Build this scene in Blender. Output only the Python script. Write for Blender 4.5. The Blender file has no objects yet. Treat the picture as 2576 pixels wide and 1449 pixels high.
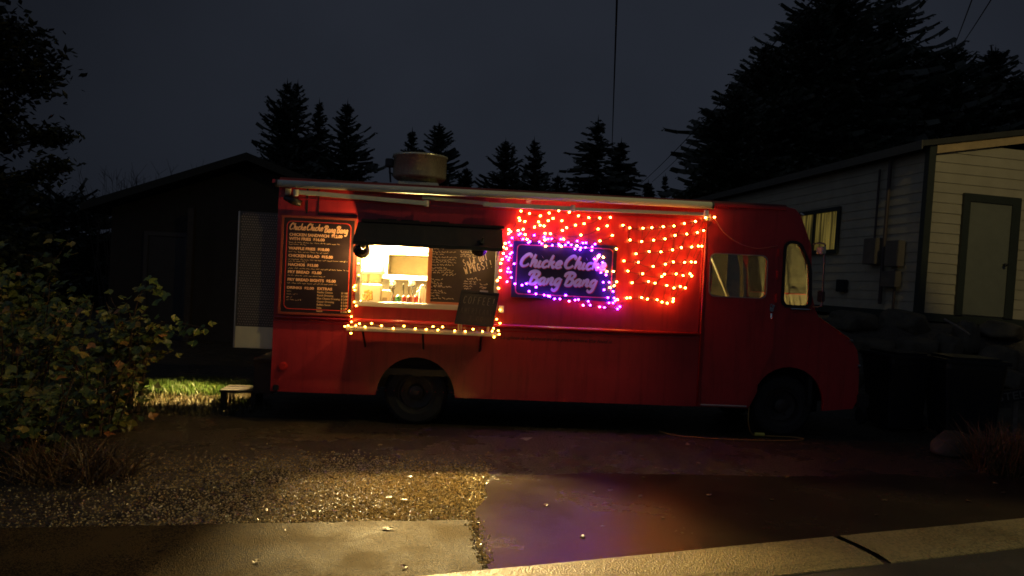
import bpy, bmesh, math, random
from mathutils import Vector, Matrix, noise
from mathutils.geometry import delaunay_2d_cdt
R = math.radians
random.seed(7)
sc = bpy.context.scene
COL = sc.collection

# ------------------------------------------------------------------ camera
W, H = 2576.0, 1449.0            # pixel frame used for the measurements below
FPX, ROLL, PITCH, EYE = 1958.0, R(2.68), R(-0.63), 1.8
YAW, D0 = R(4.0), 9.3
cam = bpy.data.cameras.new('camera')
cam.sensor_width = 36.0
cam.lens = 36.0 * FPX / W
cam.clip_start, cam.clip_end = 0.05, 3000
cam_o = bpy.data.objects.new('camera', cam)
COL.objects.link(cam_o)
cam_o.matrix_world = Matrix.Translation((0, 0, EYE)) @ Matrix.Rotation(R(90) + PITCH, 4, 'X') @ Matrix.Rotation(ROLL, 4, 'Z')
sc.camera = cam_o

# ------------------------------------------------------------------ night sky
wd = bpy.data.worlds.new('World')
sc.world = wd
wd.use_nodes = True
nt = wd.node_tree
bg = nt.nodes['Background']
sky = nt.nodes.new('ShaderNodeTexSky')
sky.sky_type = 'NISHITA'
sky.sun_disc = False
sky.sun_elevation = R(-4.0)
sky.sun_rotation = R(180)
sky.air_density = 1.2
sky.dust_density = 3.0
sky.ozone_density = 1.0
mixs = nt.nodes.new('ShaderNodeMix')
mixs.data_type = 'RGBA'
mixs.inputs['Factor'].default_value = 0.75
nt.links.new(sky.outputs['Color'], mixs.inputs[6])
mixs.inputs[7].default_value = (0.212, 0.254, 0.365, 1)   # overcast cloud layer that fills the dusk sky
stc = nt.nodes.new('ShaderNodeTexCoord')
sdot = nt.nodes.new('ShaderNodeVectorMath'); sdot.operation = 'DOT_PRODUCT'
sdot.inputs[1].default_value = Vector((0.10, 0.985, 0.14)).normalized()     # glow of the town behind the trees
nt.links.new(stc.outputs['Generated'], sdot.inputs[0])
smr = nt.nodes.new('ShaderNodeMapRange')
smr.inputs['From Min'].default_value = 0.78; smr.inputs['From Max'].default_value = 1.0
smr.inputs['To Min'].default_value = 0.55; smr.inputs['To Max'].default_value = 1.08
nt.links.new(sdot.outputs['Value'], smr.inputs['Value'])
snz = nt.nodes.new('ShaderNodeTexNoise'); snz.inputs['Scale'].default_value = 2.2; snz.inputs['Detail'].default_value = 5
nt.links.new(stc.outputs['Generated'], snz.inputs['Vector'])
sm2 = nt.nodes.new('ShaderNodeMapRange')
sm2.inputs['From Min'].default_value = 0.3; sm2.inputs['From Max'].default_value = 0.7
sm2.inputs['To Min'].default_value = 0.82; sm2.inputs['To Max'].default_value = 1.14
nt.links.new(snz.outputs['Fac'], sm2.inputs['Value'])
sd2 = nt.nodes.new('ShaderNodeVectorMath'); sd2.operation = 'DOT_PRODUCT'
sd2.inputs[1].default_value = Vector((-0.72, -0.60, 0.35)).normalized()     # unseen glow added to the sky behind, lifts the unlit walls
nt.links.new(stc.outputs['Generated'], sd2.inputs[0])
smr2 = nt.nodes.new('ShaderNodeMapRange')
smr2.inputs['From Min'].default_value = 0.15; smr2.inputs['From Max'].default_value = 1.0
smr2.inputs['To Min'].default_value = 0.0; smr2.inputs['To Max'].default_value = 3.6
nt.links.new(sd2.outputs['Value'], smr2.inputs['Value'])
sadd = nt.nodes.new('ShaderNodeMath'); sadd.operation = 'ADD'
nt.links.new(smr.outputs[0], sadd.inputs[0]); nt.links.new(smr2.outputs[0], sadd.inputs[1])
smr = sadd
sml = nt.nodes.new('ShaderNodeMath'); sml.operation = 'MULTIPLY'
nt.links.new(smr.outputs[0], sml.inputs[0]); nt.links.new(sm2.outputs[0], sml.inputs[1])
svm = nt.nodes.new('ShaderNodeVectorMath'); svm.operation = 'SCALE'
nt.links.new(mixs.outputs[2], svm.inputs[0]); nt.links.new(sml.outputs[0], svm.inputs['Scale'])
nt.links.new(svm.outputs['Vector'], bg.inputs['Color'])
bg.inputs['Strength'].default_value = 0.10

# street lamp over the kerb, out of frame to the right
sl = bpy.data.lights.new('street_lamp_light', 'SPOT')
sl.energy = 900
sl.color = (1.0, 0.80, 0.33)
sl.spot_size = R(165)
sl.spot_blend = 0.5
sl.shadow_soft_size = 0.12
sl_o = bpy.data.objects.new('street_lamp_light', sl)
sl_o.location = (7.8, 4.2, 10.2)
COL.objects.link(sl_o)

sc.view_settings.view_transform = 'Standard'
sc.view_settings.look = 'None'
sc.view_settings.exposure = 0.0
sc.view_settings.gamma = 1.0
sc.cycles.use_denoising = True
sc.cycles.filter_width = 1.7
sc.cycles.max_bounces = 8
sc.cycles.sample_clamp_indirect = 6.0
sc.cycles.caustics_reflective = False
sc.cycles.caustics_refractive = False

# ------------------------------------------------------------------ measuring
def ray(px, py):
    u, v = px - W / 2, py - H / 2
    c, s = math.cos(ROLL), math.sin(ROLL)
    a = u * c + v * s
    b = u * s - v * c
    cp, sp = math.cos(PITCH), math.sin(PITCH)
    return (a, FPX * cp - b * sp, FPX * sp + b * cp)
def T(px, py, off=0.0):
    """pixel -> (x, z) on the truck's side plane moved off metres towards the street"""
    d = ray(px, py)
    nx, ny = -math.sin(YAW), math.cos(YAW)
    k = (D0 * ny - off) / (d[0] * nx + d[1] * ny)
    X, Y, Z = d[0] * k, d[1] * k, EYE + d[2] * k
    return (X * math.cos(YAW) + (Y - D0) * math.sin(YAW), Z)
def at(px, py, Y):
    d = ray(px, py)
    k = Y / d[1]
    return (d[0] * k, EYE + d[2] * k)
TM = Matrix.Translation((0, D0, 0)) @ Matrix.Rotation(YAW, 4, 'Z')

# ------------------------------------------------------------------ materials
def M(name, base, rough=0.6, metal=0.0, var=0.15, vscale=6.0, bump=0.0, bscale=30.0, coat=0.0, spec=None, rvar=0.0):
    m = bpy.data.materials.new(name)
    m.use_nodes = True
    n = m.node_tree.nodes
    l = m.node_tree.links
    b = n['Principled BSDF']
    b.inputs['Metallic'].default_value = metal
    b.inputs['Roughness'].default_value = rough
    if coat:
        b.inputs['Coat Weight'].default_value = coat
        b.inputs['Coat Roughness'].default_value = 0.12
    if spec is not None:
        b.inputs['Specular IOR Level'].default_value = spec
    tc = n.new('ShaderNodeTexCoord')
    nz = n.new('ShaderNodeTexNoise')
    nz.inputs['Scale'].default_value = vscale
    nz.inputs['Detail'].default_value = 6
    nz.inputs['Roughness'].default_value = 0.65
    l.new(tc.outputs['Object'], nz.inputs['Vector'])
    cr = n.new('ShaderNodeValToRGB')
    cr.color_ramp.elements[0].position = 0.3
    cr.color_ramp.elements[1].position = 0.7
    cr.color_ramp.elements[0].color = tuple(c * (1 - var) for c in base) + (1,)
    cr.color_ramp.elements[1].color = tuple(min(1, c * (1 + var)) for c in base) + (1,)
    l.new(nz.outputs['Fac'], cr.inputs['Fac'])
    l.new(cr.outputs['Color'], b.inputs['Base Color'])
    if rvar:
        mr = n.new('ShaderNodeMapRange')
        mr.inputs['From Min'].default_value = 0.3
        mr.inputs['From Max'].default_value = 0.7
        mr.inputs['To Min'].default_value = max(0.03, rough - rvar)
        mr.inputs['To Max'].default_value = min(1, rough + rvar)
        l.new(nz.outputs['Fac'], mr.inputs['Value'])
        l.new(mr.outputs['Result'], b.inputs['Roughness'])
    if bump:
        n2 = n.new('ShaderNodeTexNoise')
        n2.inputs['Scale'].default_value = bscale
        n2.inputs['Detail'].default_value = 4
        l.new(tc.outputs['Object'], n2.inputs['Vector'])
        bp = n.new('ShaderNodeBump')
        bp.inputs['Strength'].default_value = bump
        bp.inputs['Distance'].default_value = 0.02
        l.new(n2.outputs['Fac'], bp.inputs['Height'])
        l.new(bp.outputs['Normal'], b.inputs['Normal'])
    return m
def EM(name, col, s):
    m = bpy.data.materials.new(name)
    m.use_nodes = True
    b = m.node_tree.nodes['Principled BSDF']
    b.inputs['Base Color'].default_value = (0.8, 0.8, 0.8, 1)
    b.inputs['Emission Color'].default_value = tuple(col) + (1,)
    b.inputs['Emission Strength'].default_value = s
    return m
def leafmat(name, stops):
    m = bpy.data.materials.new(name)
    m.use_nodes = True
    n, l = m.node_tree.nodes, m.node_tree.links
    b = n['Principled BSDF']
    b.inputs['Roughness'].default_value = 0.45
    g = n.new('ShaderNodeNewGeometry')
    cr = n.new('ShaderNodeValToRGB')
    cr.color_ramp.elements[0].position = stops[0][0]
    cr.color_ramp.elements[0].color = stops[0][1] + (1,)
    cr.color_ramp.elements[1].position = stops[-1][0]
    cr.color_ramp.elements[1].color = stops[-1][1] + (1,)
    for p, c in stops[1:-1]:
        e = cr.color_ramp.elements.new(p)
        e.color = c + (1,)
    l.new(g.outputs['Random Per Island'], cr.inputs['Fac'])
    l.new(cr.outputs['Color'], b.inputs['Base Color'])
    return m
def gravelmat(name, base, scale, rough, bump, dist, var=0.6, spec=.5, lo=.35, hi=1.05, nscale=.9):
    """wet ground: voronoi stones with their own colours, puddled film"""
    m = bpy.data.materials.new(name)
    m.use_nodes = True
    n, l = m.node_tree.nodes, m.node_tree.links
    b = n['Principled BSDF']
    b.inputs['Specular IOR Level'].default_value = spec
    tc = n.new('ShaderNodeTexCoord')
    v = n.new('ShaderNodeTexVoronoi')
    v.inputs['Scale'].default_value = scale
    l.new(tc.outputs['Object'], v.inputs['Vector'])
    nz = n.new('ShaderNodeTexNoise')
    nz.inputs['Scale'].default_value = nscale
    nz.inputs['Detail'].default_value = 8
    nz.inputs['Roughness'].default_value = 0.7
    l.new(tc.outputs['Object'], nz.inputs['Vector'])
    hs = n.new('ShaderNodeSeparateColor')
    l.new(v.outputs['Color'], hs.inputs['Color'])
    ad = n.new('ShaderNodeMath'); ad.operation = 'MULTIPLY_ADD'
    l.new(hs.outputs['Red'], ad.inputs[0]); ad.inputs[1].default_value = var * 0.6; ad.inputs[2].default_value = 0.0
    ad2 = n.new('ShaderNodeMath'); ad2.operation = 'MULTIPLY_ADD'
    l.new(nz.outputs['Fac'], ad2.inputs[0]); ad2.inputs[1].default_value = 1.2; l.new(ad.outputs[0], ad2.inputs[2])
    cr = n.new('ShaderNodeValToRGB')
    cr.color_ramp.elements[0].position = lo
    cr.color_ramp.elements[1].position = min(1.0, hi)
    cr.color_ramp.elements[0].color = tuple(c * (1 - var) for c in base) + (1,)
    cr.color_ramp.elements[1].color = tuple(c * (1 + var) for c in base) + (1,)
    l.new(ad2.outputs[0], cr.inputs['Fac'])
    l.new(cr.outputs['Color'], b.inputs['Base Color'])
    mr = n.new('ShaderNodeMapRange')
    mr.inputs['From Min'].default_value = 0.35
    mr.inputs['From Max'].default_value = 0.65
    mr.inputs['To Min'].default_value = rough * 0.8
    mr.inputs['To Max'].default_value = rough * 1.3
    l.new(nz.outputs['Fac'], mr.inputs['Value'])
    l.new(mr.outputs['Result'], b.inputs['Roughness'])
    n2 = n.new('ShaderNodeTexNoise')
    n2.inputs['Scale'].default_value = scale * 1.7
    n2.inputs['Detail'].default_value = 3
    l.new(tc.outputs['Object'], n2.inputs['Vector'])
    mx = n.new('ShaderNodeMath'); mx.operation = 'MULTIPLY_ADD'
    l.new(n2.outputs['Fac'], mx.inputs[0]); mx.inputs[1].default_value = 0.7
    l.new(v.outputs['Distance'], mx.inputs[2])
    bp = n.new('ShaderNodeBump')
    bp.inputs['Strength'].default_value = bump
    bp.inputs['Distance'].default_value = dist
    l.new(mx.outputs[0], bp.inputs['Height'])
    l.new(bp.outputs['Normal'], b.inputs['Normal'])
    return m

red = M('red paint', (0.40, 0.022, 0.026), 0.38, var=0.14, vscale=2.5, coat=0.35, rvar=0.08, bump=0.12, bscale=2.2)
_n, _l = red.node_tree.nodes, red.node_tree.links
_tc = next(n for n in _n if n.type == 'TEX_COORD'); _b = _n['Principled BSDF']
_mp = _n.new('ShaderNodeMapping'); _mp.inputs['Scale'].default_value = (7, 7, .5)
_nz = _n.new('ShaderNodeTexNoise'); _nz.inputs['Scale'].default_value = 2.0; _nz.inputs['Detail'].default_value = 7; _nz.inputs['Roughness'].default_value = .7
_cr = _n.new('ShaderNodeValToRGB'); _cr.color_ramp.elements[0].position = .50; _cr.color_ramp.elements[0].color = (1, 1, 1, 1); _cr.color_ramp.elements[1].position = .78; _cr.color_ramp.elements[1].color = (.50, .46, .42, 1)
_mu = _n.new('ShaderNodeMix'); _mu.data_type = 'RGBA'; _mu.blend_type = 'MULTIPLY'; _mu.inputs['Factor'].default_value = 1
_l.new(_tc.outputs['Object'], _mp.inputs['Vector']); _l.new(_mp.outputs[0], _nz.inputs['Vector']); _l.new(_nz.outputs['Fac'], _cr.inputs['Fac'])
_src = _b.inputs['Base Color'].links[0].from_socket
_l.new(_src, _mu.inputs[6]); _l.new(_cr.outputs[0], _mu.inputs[7]); _l.new(_mu.outputs[2], _b.inputs['Base Color'])
red_trim = M('red trim paint', (0.48, 0.02, 0.016), 0.25, var=0.08, coat=0.6)
white_in = M('white kitchen lining', (0.80, 0.76, 0.66), 0.45, var=0.04)
steel = M('stainless steel', (0.62, 0.60, 0.55), 0.28, 1.0, var=0.06, vscale=20, rvar=0.08)
galv = M('galvanised drum', (0.52, 0.50, 0.37), 0.27, 0.62, var=0.12, vscale=9, rvar=0.08)
alu = M('awning aluminium', (0.54, 0.57, 0.48), 0.7, 0.0, var=0.08)
chrome = M('chrome', (0.7, 0.7, 0.7), 0.12, 1.0, var=0.02)
black = M('black plastic', (0.012, 0.012, 0.013), 0.45, var=0.2)
rubber = M('tyre rubber', (0.014, 0.014, 0.014), 0.8, var=0.3, vscale=14)
fabric = M('black awning fabric', (0.014, 0.015, 0.016), 0.85, var=0.2, bump=0.15, bscale=120)
board = M('black sign board', (0.022, 0.013, 0.014), 0.3, var=0.2)
board_p = M('name board black', (0.030, 0.020, 0.050), 0.35, var=0.2)
chalkb = M('chalkboard', (0.038, 0.024, 0.018), 0.6, var=0.25, vscale=5)
chalk = M('chalk', (0.62, 0.50, 0.36), 0.9, var=0.25, vscale=60)
chalk_d = M('faint chalk', (0.075, 0.058, 0.05), 0.9, var=0.3, vscale=60)
cream = M('cream lettering', (0.72, 0.42, 0.26), 0.5, var=0.05)
cream2 = M('pale lettering', (0.80, 0.74, 0.80), 0.4, var=0.03)
redline = M('red sign line', (0.55, 0.05, 0.035), 0.4, var=0.05)
wood_d = M('dark wood', (0.05, 0.035, 0.025), 0.7, var=0.3, vscale=12)
grey_wood = M('weathered wood', (0.16, 0.13, 0.10), 0.8, var=0.3, vscale=12)
frame_al = M('window frame metal', (0.5, 0.46, 0.40), 0.3, 0.8, var=0.08)
wire_m = M('dark green wire', (0.012, 0.016, 0.010), 0.5)
glass = bpy.data.materials.new('window glass')
glass.use_nodes = True
_n, _l = glass.node_tree.nodes, glass.node_tree.links
_n.remove(_n['Principled BSDF'])
_tr = _n.new('ShaderNodeBsdfTransparent'); _tr.inputs['Color'].default_value = (0.82, 0.84, 0.80, 1)
_gl = _n.new('ShaderNodeBsdfGlossy'); _gl.inputs['Roughness'].default_value = 0.04
_fr = _n.new('ShaderNodeFresnel'); _fr.inputs['IOR'].default_value = 1.5
_mx = _n.new('ShaderNodeMixShader')
_l.new(_fr.outputs[0], _mx.inputs[0]); _l.new(_tr.outputs[0], _mx.inputs[1]); _l.new(_gl.outputs[0], _mx.inputs[2])
_df = _n.new('ShaderNodeBsdfDiffuse'); _df.inputs['Color'].default_value = (0.52, 0.50, 0.36, 1)
_m2 = _n.new('ShaderNodeMixShader')
_tcg = _n.new('ShaderNodeTexCoord'); _nzg = _n.new('ShaderNodeTexNoise'); _nzg.inputs['Scale'].default_value = 9; _nzg.inputs['Detail'].default_value = 6
_mrg = _n.new('ShaderNodeMapRange'); _mrg.inputs['From Min'].default_value = .35; _mrg.inputs['From Max'].default_value = .7; _mrg.inputs['To Min'].default_value = .04; _mrg.inputs['To Max'].default_value = .15
_l.new(_tcg.outputs['Object'], _nzg.inputs['Vector']); _l.new(_nzg.outputs['Fac'], _mrg.inputs['Value']); _l.new(_mrg.outputs[0], _m2.inputs[0])
_l.new(_mx.outputs[0], _m2.inputs[1]); _l.new(_df.outputs[0], _m2.inputs[2])
_l.new(_m2.outputs[0], _n['Material Output'].inputs['Surface'])

# ------------------------------------------------------------------ mesh helpers
def ob(name, bm, mat, parent=None, shift=None, smooth=False):
    me = bpy.data.meshes.new(name)
    if isinstance(bm, bpy.types.Mesh):
        me = bm
        if shift is not None:
            me.transform(Matrix.Translation(-Vector(shift)))
    else:
        if shift is not None:
            bmesh.ops.translate(bm, verts=bm.verts, vec=-Vector(shift))
        bm.to_mesh(me)
        bm.free()
    me.materials.clear()
    for m in (mat if isinstance(mat, (list, tuple)) else [mat]):
        me.materials.append(m)
    if smooth:
        for p in me.polygons:
            p.use_smooth = True
    o = bpy.data.objects.new(name, me)
    COL.objects.link(o)
    if parent is not None:
        o.parent = parent
    return o
def islands(name, bm, mat, parent=None, shift=None, smooth=False):
    """one object for every separate piece of bm"""
    bm.verts.ensure_lookup_table()
    seen, out = set(), []
    for v0 in bm.verts:
        if v0 in seen: continue
        st, comp = [v0], []
        seen.add(v0)
        while st:
            v = st.pop(); comp.append(v)
            for e in v.link_edges:
                w = e.other_vert(v)
                if w not in seen: seen.add(w); st.append(w)
        mp = {}
        nb = bmesh.new()
        for v in comp: mp[v] = nb.verts.new(v.co)
        for f in {f for v in comp for f in v.link_faces}: nb.faces.new([mp[v] for v in f.verts])
        out.append(ob(name, nb, mat, parent, shift, smooth))
    bm.free()
    return out
def tag(o, label, cat, group=None, kind=None):
    if label: o['label'] = label
    if cat: o['category'] = cat
    if group: o['group'] = group
    if kind: o['kind'] = kind
    return o
def empty(name, loc=(0, 0, 0), rz=0.0, label=None, cat=None, group=None):
    o = bpy.data.objects.new(name, None)
    o.empty_display_size = 0.2
    o.location = loc
    o.rotation_euler = (0, 0, rz)
    COL.objects.link(o)
    return tag(o, label, cat, group)
def on_truck(name, origin, label, cat, group=None):
    """a thing of its own standing or hanging on the truck; meshes are given in truck coordinates with shift=origin"""
    return empty(name, TM @ Vector(origin), YAW, label, cat, group)
def box(bm, x0, x1, y0, y1, z0, z1, bev=0.0, mat=None):
    r = bmesh.ops.create_cube(bm, size=1, matrix=Matrix.Translation(((x0 + x1) / 2, (y0 + y1) / 2, (z0 + z1) / 2)) @ Matrix.Diagonal((x1 - x0, y1 - y0, z1 - z0, 1)))
    if mat is not None:
        for v in r['verts']:
            v.co = mat @ v.co
    if bev:
        es = {e for v in r['verts'] for e in v.link_edges}
        bmesh.ops.bevel(bm, geom=list(es), offset=bev, segments=2, affect='EDGES')
    return bm
def cyl(bm, p0, p1, r0, r1=None, seg=16, caps=True):
    p0, p1 = Vector(p0), Vector(p1)
    r1 = r0 if r1 is None else r1
    d = p1 - p0
    q = d.to_track_quat('Z', 'Y').to_matrix().to_4x4()
    bmesh.ops.create_cone(bm, cap_ends=caps, segments=seg, radius1=r0, radius2=r1, depth=d.length, matrix=Matrix.Translation((p0 + p1) / 2) @ q)
    return bm
def tube(bm, pts, r, seg=6, flat=None, closed=False):
    """tube through points; r number or list; flat=(axis vector, factor) squashes it"""
    pts = [Vector(p) for p in pts]
    n = len(pts)
    rings = []
    for i, p in enumerate(pts):
        a = pts[max(0, i - 1)]; b = pts[min(n - 1, i + 1)]
        d = (b - a)
        if d.length < 1e-9: d = Vector((0, 0, 1))
        d.normalize()
        up = Vector((0, 1, 0)) if abs(d.y) < 0.9 else Vector((1, 0, 0))
        s = d.cross(up).normalized()
        t = s.cross(d).normalized()
        rr = r[i] if isinstance(r, (list, tuple)) else r
        ring = []
        for k in range(seg):
            an = 2 * math.pi * k / seg
            v = s * math.cos(an) * rr + t * math.sin(an) * rr * (flat if flat else 1.0)
            ring.append(bm.verts.new(p + v))
        rings.append(ring)
    for i in range(n - 1):
        for k in range(seg):
            bm.faces.new((rings[i][k], rings[i][(k + 1) % seg], rings[i + 1][(k + 1) % seg], rings[i + 1][k]))
    bm.faces.new(rings[0][::-1]); bm.faces.new(rings[-1])
    return bm
def spline(P, n=8):
    P = [Vector(p) for p in P]
    if len(P) == 2: return [P[0].lerp(P[1], i / n) for i in range(n + 1)]
    Q = [P[0] * 2 - P[1]] + P + [P[-1] * 2 - P[-2]]
    out = []
    for i in range(1, len(Q) - 2):
        p0, p1, p2, p3 = Q[i - 1:i + 3]
        for k in range(n):
            t = k / n
            out.append(0.5 * ((2 * p1) + (p2 - p0) * t + (2 * p0 - 5 * p1 + 4 * p2 - p3) * t * t + (3 * p1 - p0 - 3 * p2 + p3) * t ** 3))
    out.append(P[-1])
    return out
def rrect(x0, x1, z0, z1, r, n=5):
    out = []
    for cx, cz, a0 in ((x1 - r, z1 - r, 0), (x0 + r, z1 - r, 90), (x0 + r, z0 + r, 180), (x1 - r, z0 + r, 270)):
        for k in range(n + 1):
            a = R(a0 + 90 * k / n)
            out.append((cx + r * math.cos(a), cz + r * math.sin(a)))
    return out
def rpoly(pts, r, n=5):
    out = []
    N = len(pts)
    for i in range(N):
        p = Vector(pts[i]); a = Vector(pts[i - 1]); b = Vector(pts[(i + 1) % N])
        pa = p + (a - p).normalized() * r
        pb = p + (b - p).normalized() * r
        for k in range(n + 1):
            t = k / n
            out.append(tuple((1 - t) ** 2 * pa + 2 * t * (1 - t) * p + t * t * pb))
    return out
def inside(p, lp):
    x, y = p
    c = False
    n = len(lp)
    for i in range(n):
        x0, y0 = lp[i]; x1, y1 = lp[i - 1]
        if (y0 > y) != (y1 > y) and x < (x1 - x0) * (y - y0) / (y1 - y0) + x0: c = not c
    return c
def tri(loops):
    V, E_ = [], []
    for lp in loops:
        b = len(V); n = len(lp)
        V += [Vector((p[0], p[1])) for p in lp]
        E_ += [(b + i, b + (i + 1) % n) for i in range(n)]
    vs, _, fs, *_r = delaunay_2d_cdt(V, E_, [], 0, 1e-7)
    out = []
    for f in fs:
        c = sum((vs[i] for i in f), Vector((0, 0))) / len(f)
        if inside(c, loops[0]) and not any(inside(c, h) for h in loops[1:]): out.append(f)
    return vs, out
def plate(outer, holes, y0, y1, bevel=0.0):
    """flat plate in the x-z plane with holes, from depth y0 to y1"""
    bm = bmesh.new()
    loops = [outer] + list(holes)
    vs, fs = tri(loops)
    A = [bm.verts.new((v.x, y0, v.y)) for v in vs]
    B = [bm.verts.new((v.x, y1, v.y)) for v in vs]
    for f in fs:
        bm.faces.new([A[i] for i in f]); bm.faces.new([B[i] for i in reversed(f)])
    bm.edges.ensure_lookup_table()
    for e in [e for e in bm.edges if len(e.link_faces) == 1 and abs(e.verts[0].co.y - y0) < 1e-6]:
        a, b = e.verts
        ia, ib = A.index(a), A.index(b)
        bm.faces.new((a, b, B[ib], B[ia]))
    bmesh.ops.recalc_face_normals(bm, faces=bm.faces)
    return bm
def text(bm, body, x, z, size, y=0.0, bold=0.0, shear=0.0, rot=0.0, align='LEFT', width=None, thick=0.003):
    cu = bpy.data.curves.new('txt', 'FONT')
    cu.body = body
    cu.size = size
    cu.offset = bold
    cu.shear = shear
    cu.extrude = thick / 2
    cu.align_x = align
    cu.resolution_u = 3
    o = bpy.data.objects.new('txt', cu)
    me = bpy.data.meshes.new_from_object(o)
    bpy.data.objects.remove(o)
    bpy.data.curves.remove(cu)
    sx = 1.0
    if width:
        xs = [v.co.x for v in me.vertices]
        sx = width / max(1e-6, max(xs) - min(xs))
    c, s = math.cos(rot), math.sin(rot)
    me.transform(Matrix(((c * sx, -s, 0, x), (0, 0, -1, y), (s * sx, c, 0, z), (0, 0, 0, 1))))
    bm.from_mesh(me)
    bpy.data.meshes.remove(me)
def scribble(bm, x0, x1, z, h, y, seed=0, slope=0.0, r=0.0022):
    """one illegible line of small writing"""
    rd = random.Random(seed * 31 + int(z * 1000))
    x = x0
    while x < x1:
        wl = rd.uniform(0.02, 0.06)
        e = min(x1, x + wl)
        k = max(4, int((e - x) / 0.006))
        pts = [(x + (e - x) * i / k, y, z + slope * (x - x0) + h * (0.5 * rd.random() + (0.45 if rd.random() < 0.2 else 0))) for i in range(k + 1)]
        tube(bm, pts, r, seg=4)
        x = e + rd.uniform(0.008, 0.018)

# brush-script letters: strokes in em units, cap height 1, x-height 0.52
SCRIPT = {
 'C': (0.66, [[(.56, .70), (.60, .86), (.46, .97), (.26, .86), (.08, .55), (.06, .22), (.20, .04), (.42, .08), (.58, .24)]]),
 'h': (0.50, [[(.20, .98), (.12, .5), (.06, .0)], [(.10, .20), (.20, .44), (.33, .50), (.36, .34), (.32, .10), (.40, .01), (.50, .08)]]),
 'i': (0.27, [[(.12, .52), (.07, .14), (.13, .01), (.25, .08)], [(.17, .80), (.18, .81)]]),
 'c': (0.40, [[(.36, .40), (.28, .51), (.12, .40), (.06, .18), (.15, .01), (.28, .02), (.40, .12)]]),
 'k': (0.50, [[(.20, .98), (.12, .5), (.06, .0)], [(.40, .50), (.26, .36), (.13, .26)], [(.18, .28), (.32, .14), (.38, .01), (.50, .08)]]),
 'e': (0.44, [[(.08, .20), (.26, .24), (.37, .38), (.28, .51), (.13, .42), (.06, .18), (.15, .01), (.30, .02), (.43, .13)]]),
 'B': (0.66, [[(.27, .92), (.18, .5), (.10, .02)], [(-.06, .66), (-.02, .88), (.18, .99), (.44, .96), (.56, .80), (.46, .60), (.22, .53)], [(.24, .53), (.46, .47), (.54, .28), (.42, .05), (.22, .0), (.08, .04)]]),
 'a': (0.50, [[(.36, .42), (.27, .51), (.11, .40), (.06, .16), (.14, .01), (.27, .10), (.38, .34), (.40, .52)], [(.40, .52), (.34, .14), (.40, .01), (.50, .08)]]),
 'n': (0.51, [[(.10, .52), (.08, .26), (.04, .0)], [(.09, .22), (.20, .45), (.32, .51), (.35, .34), (.31, .10), (.39, .01), (.50, .08)]]),
 'g': (0.48, [[(.36, .42), (.27, .51), (.11, .40), (.06, .16), (.14, .01), (.27, .10), (.38, .34), (.40, .52)], [(.40, .52), (.35, .10), (.28, -.28), (.14, -.42), (.0, -.34), (.02, -.24)]]),
 ' ': (0.17, []),
}
def script(bm, s, x, z, cap, width, y, pen=0.105, slant=0.22, dx=0.0, dz=0.0):
    tot = sum(SCRIPT[c][0] for c in s)
    sx = width / tot
    u = 0.0
    j = 0
    for c in s:
        adv, st = SCRIPT[c]
        for k, pts in enumerate(st):
            sp = spline([(p[0], p[1], 0) for p in pts], 6)
            n = len(sp)
            P = []
            rr = []
            for i, p in enumerate(sp):
                f = i / max(1, n - 1)
                P.append((x + (u + p.x + slant * p.y) * sx + dx, y - 0.0007 * ((j * 3 + k) % 5), z + p.y * cap + dz))
                rr.append(cap * pen * (0.72 + 0.36 * math.sin(math.pi * min(1, f * 1.15))) * (1.12 if c in 'CB' else 1.0))
            tube(bm, P, rr, seg=10, flat=0.04)
        u += adv
        j += 1
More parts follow.
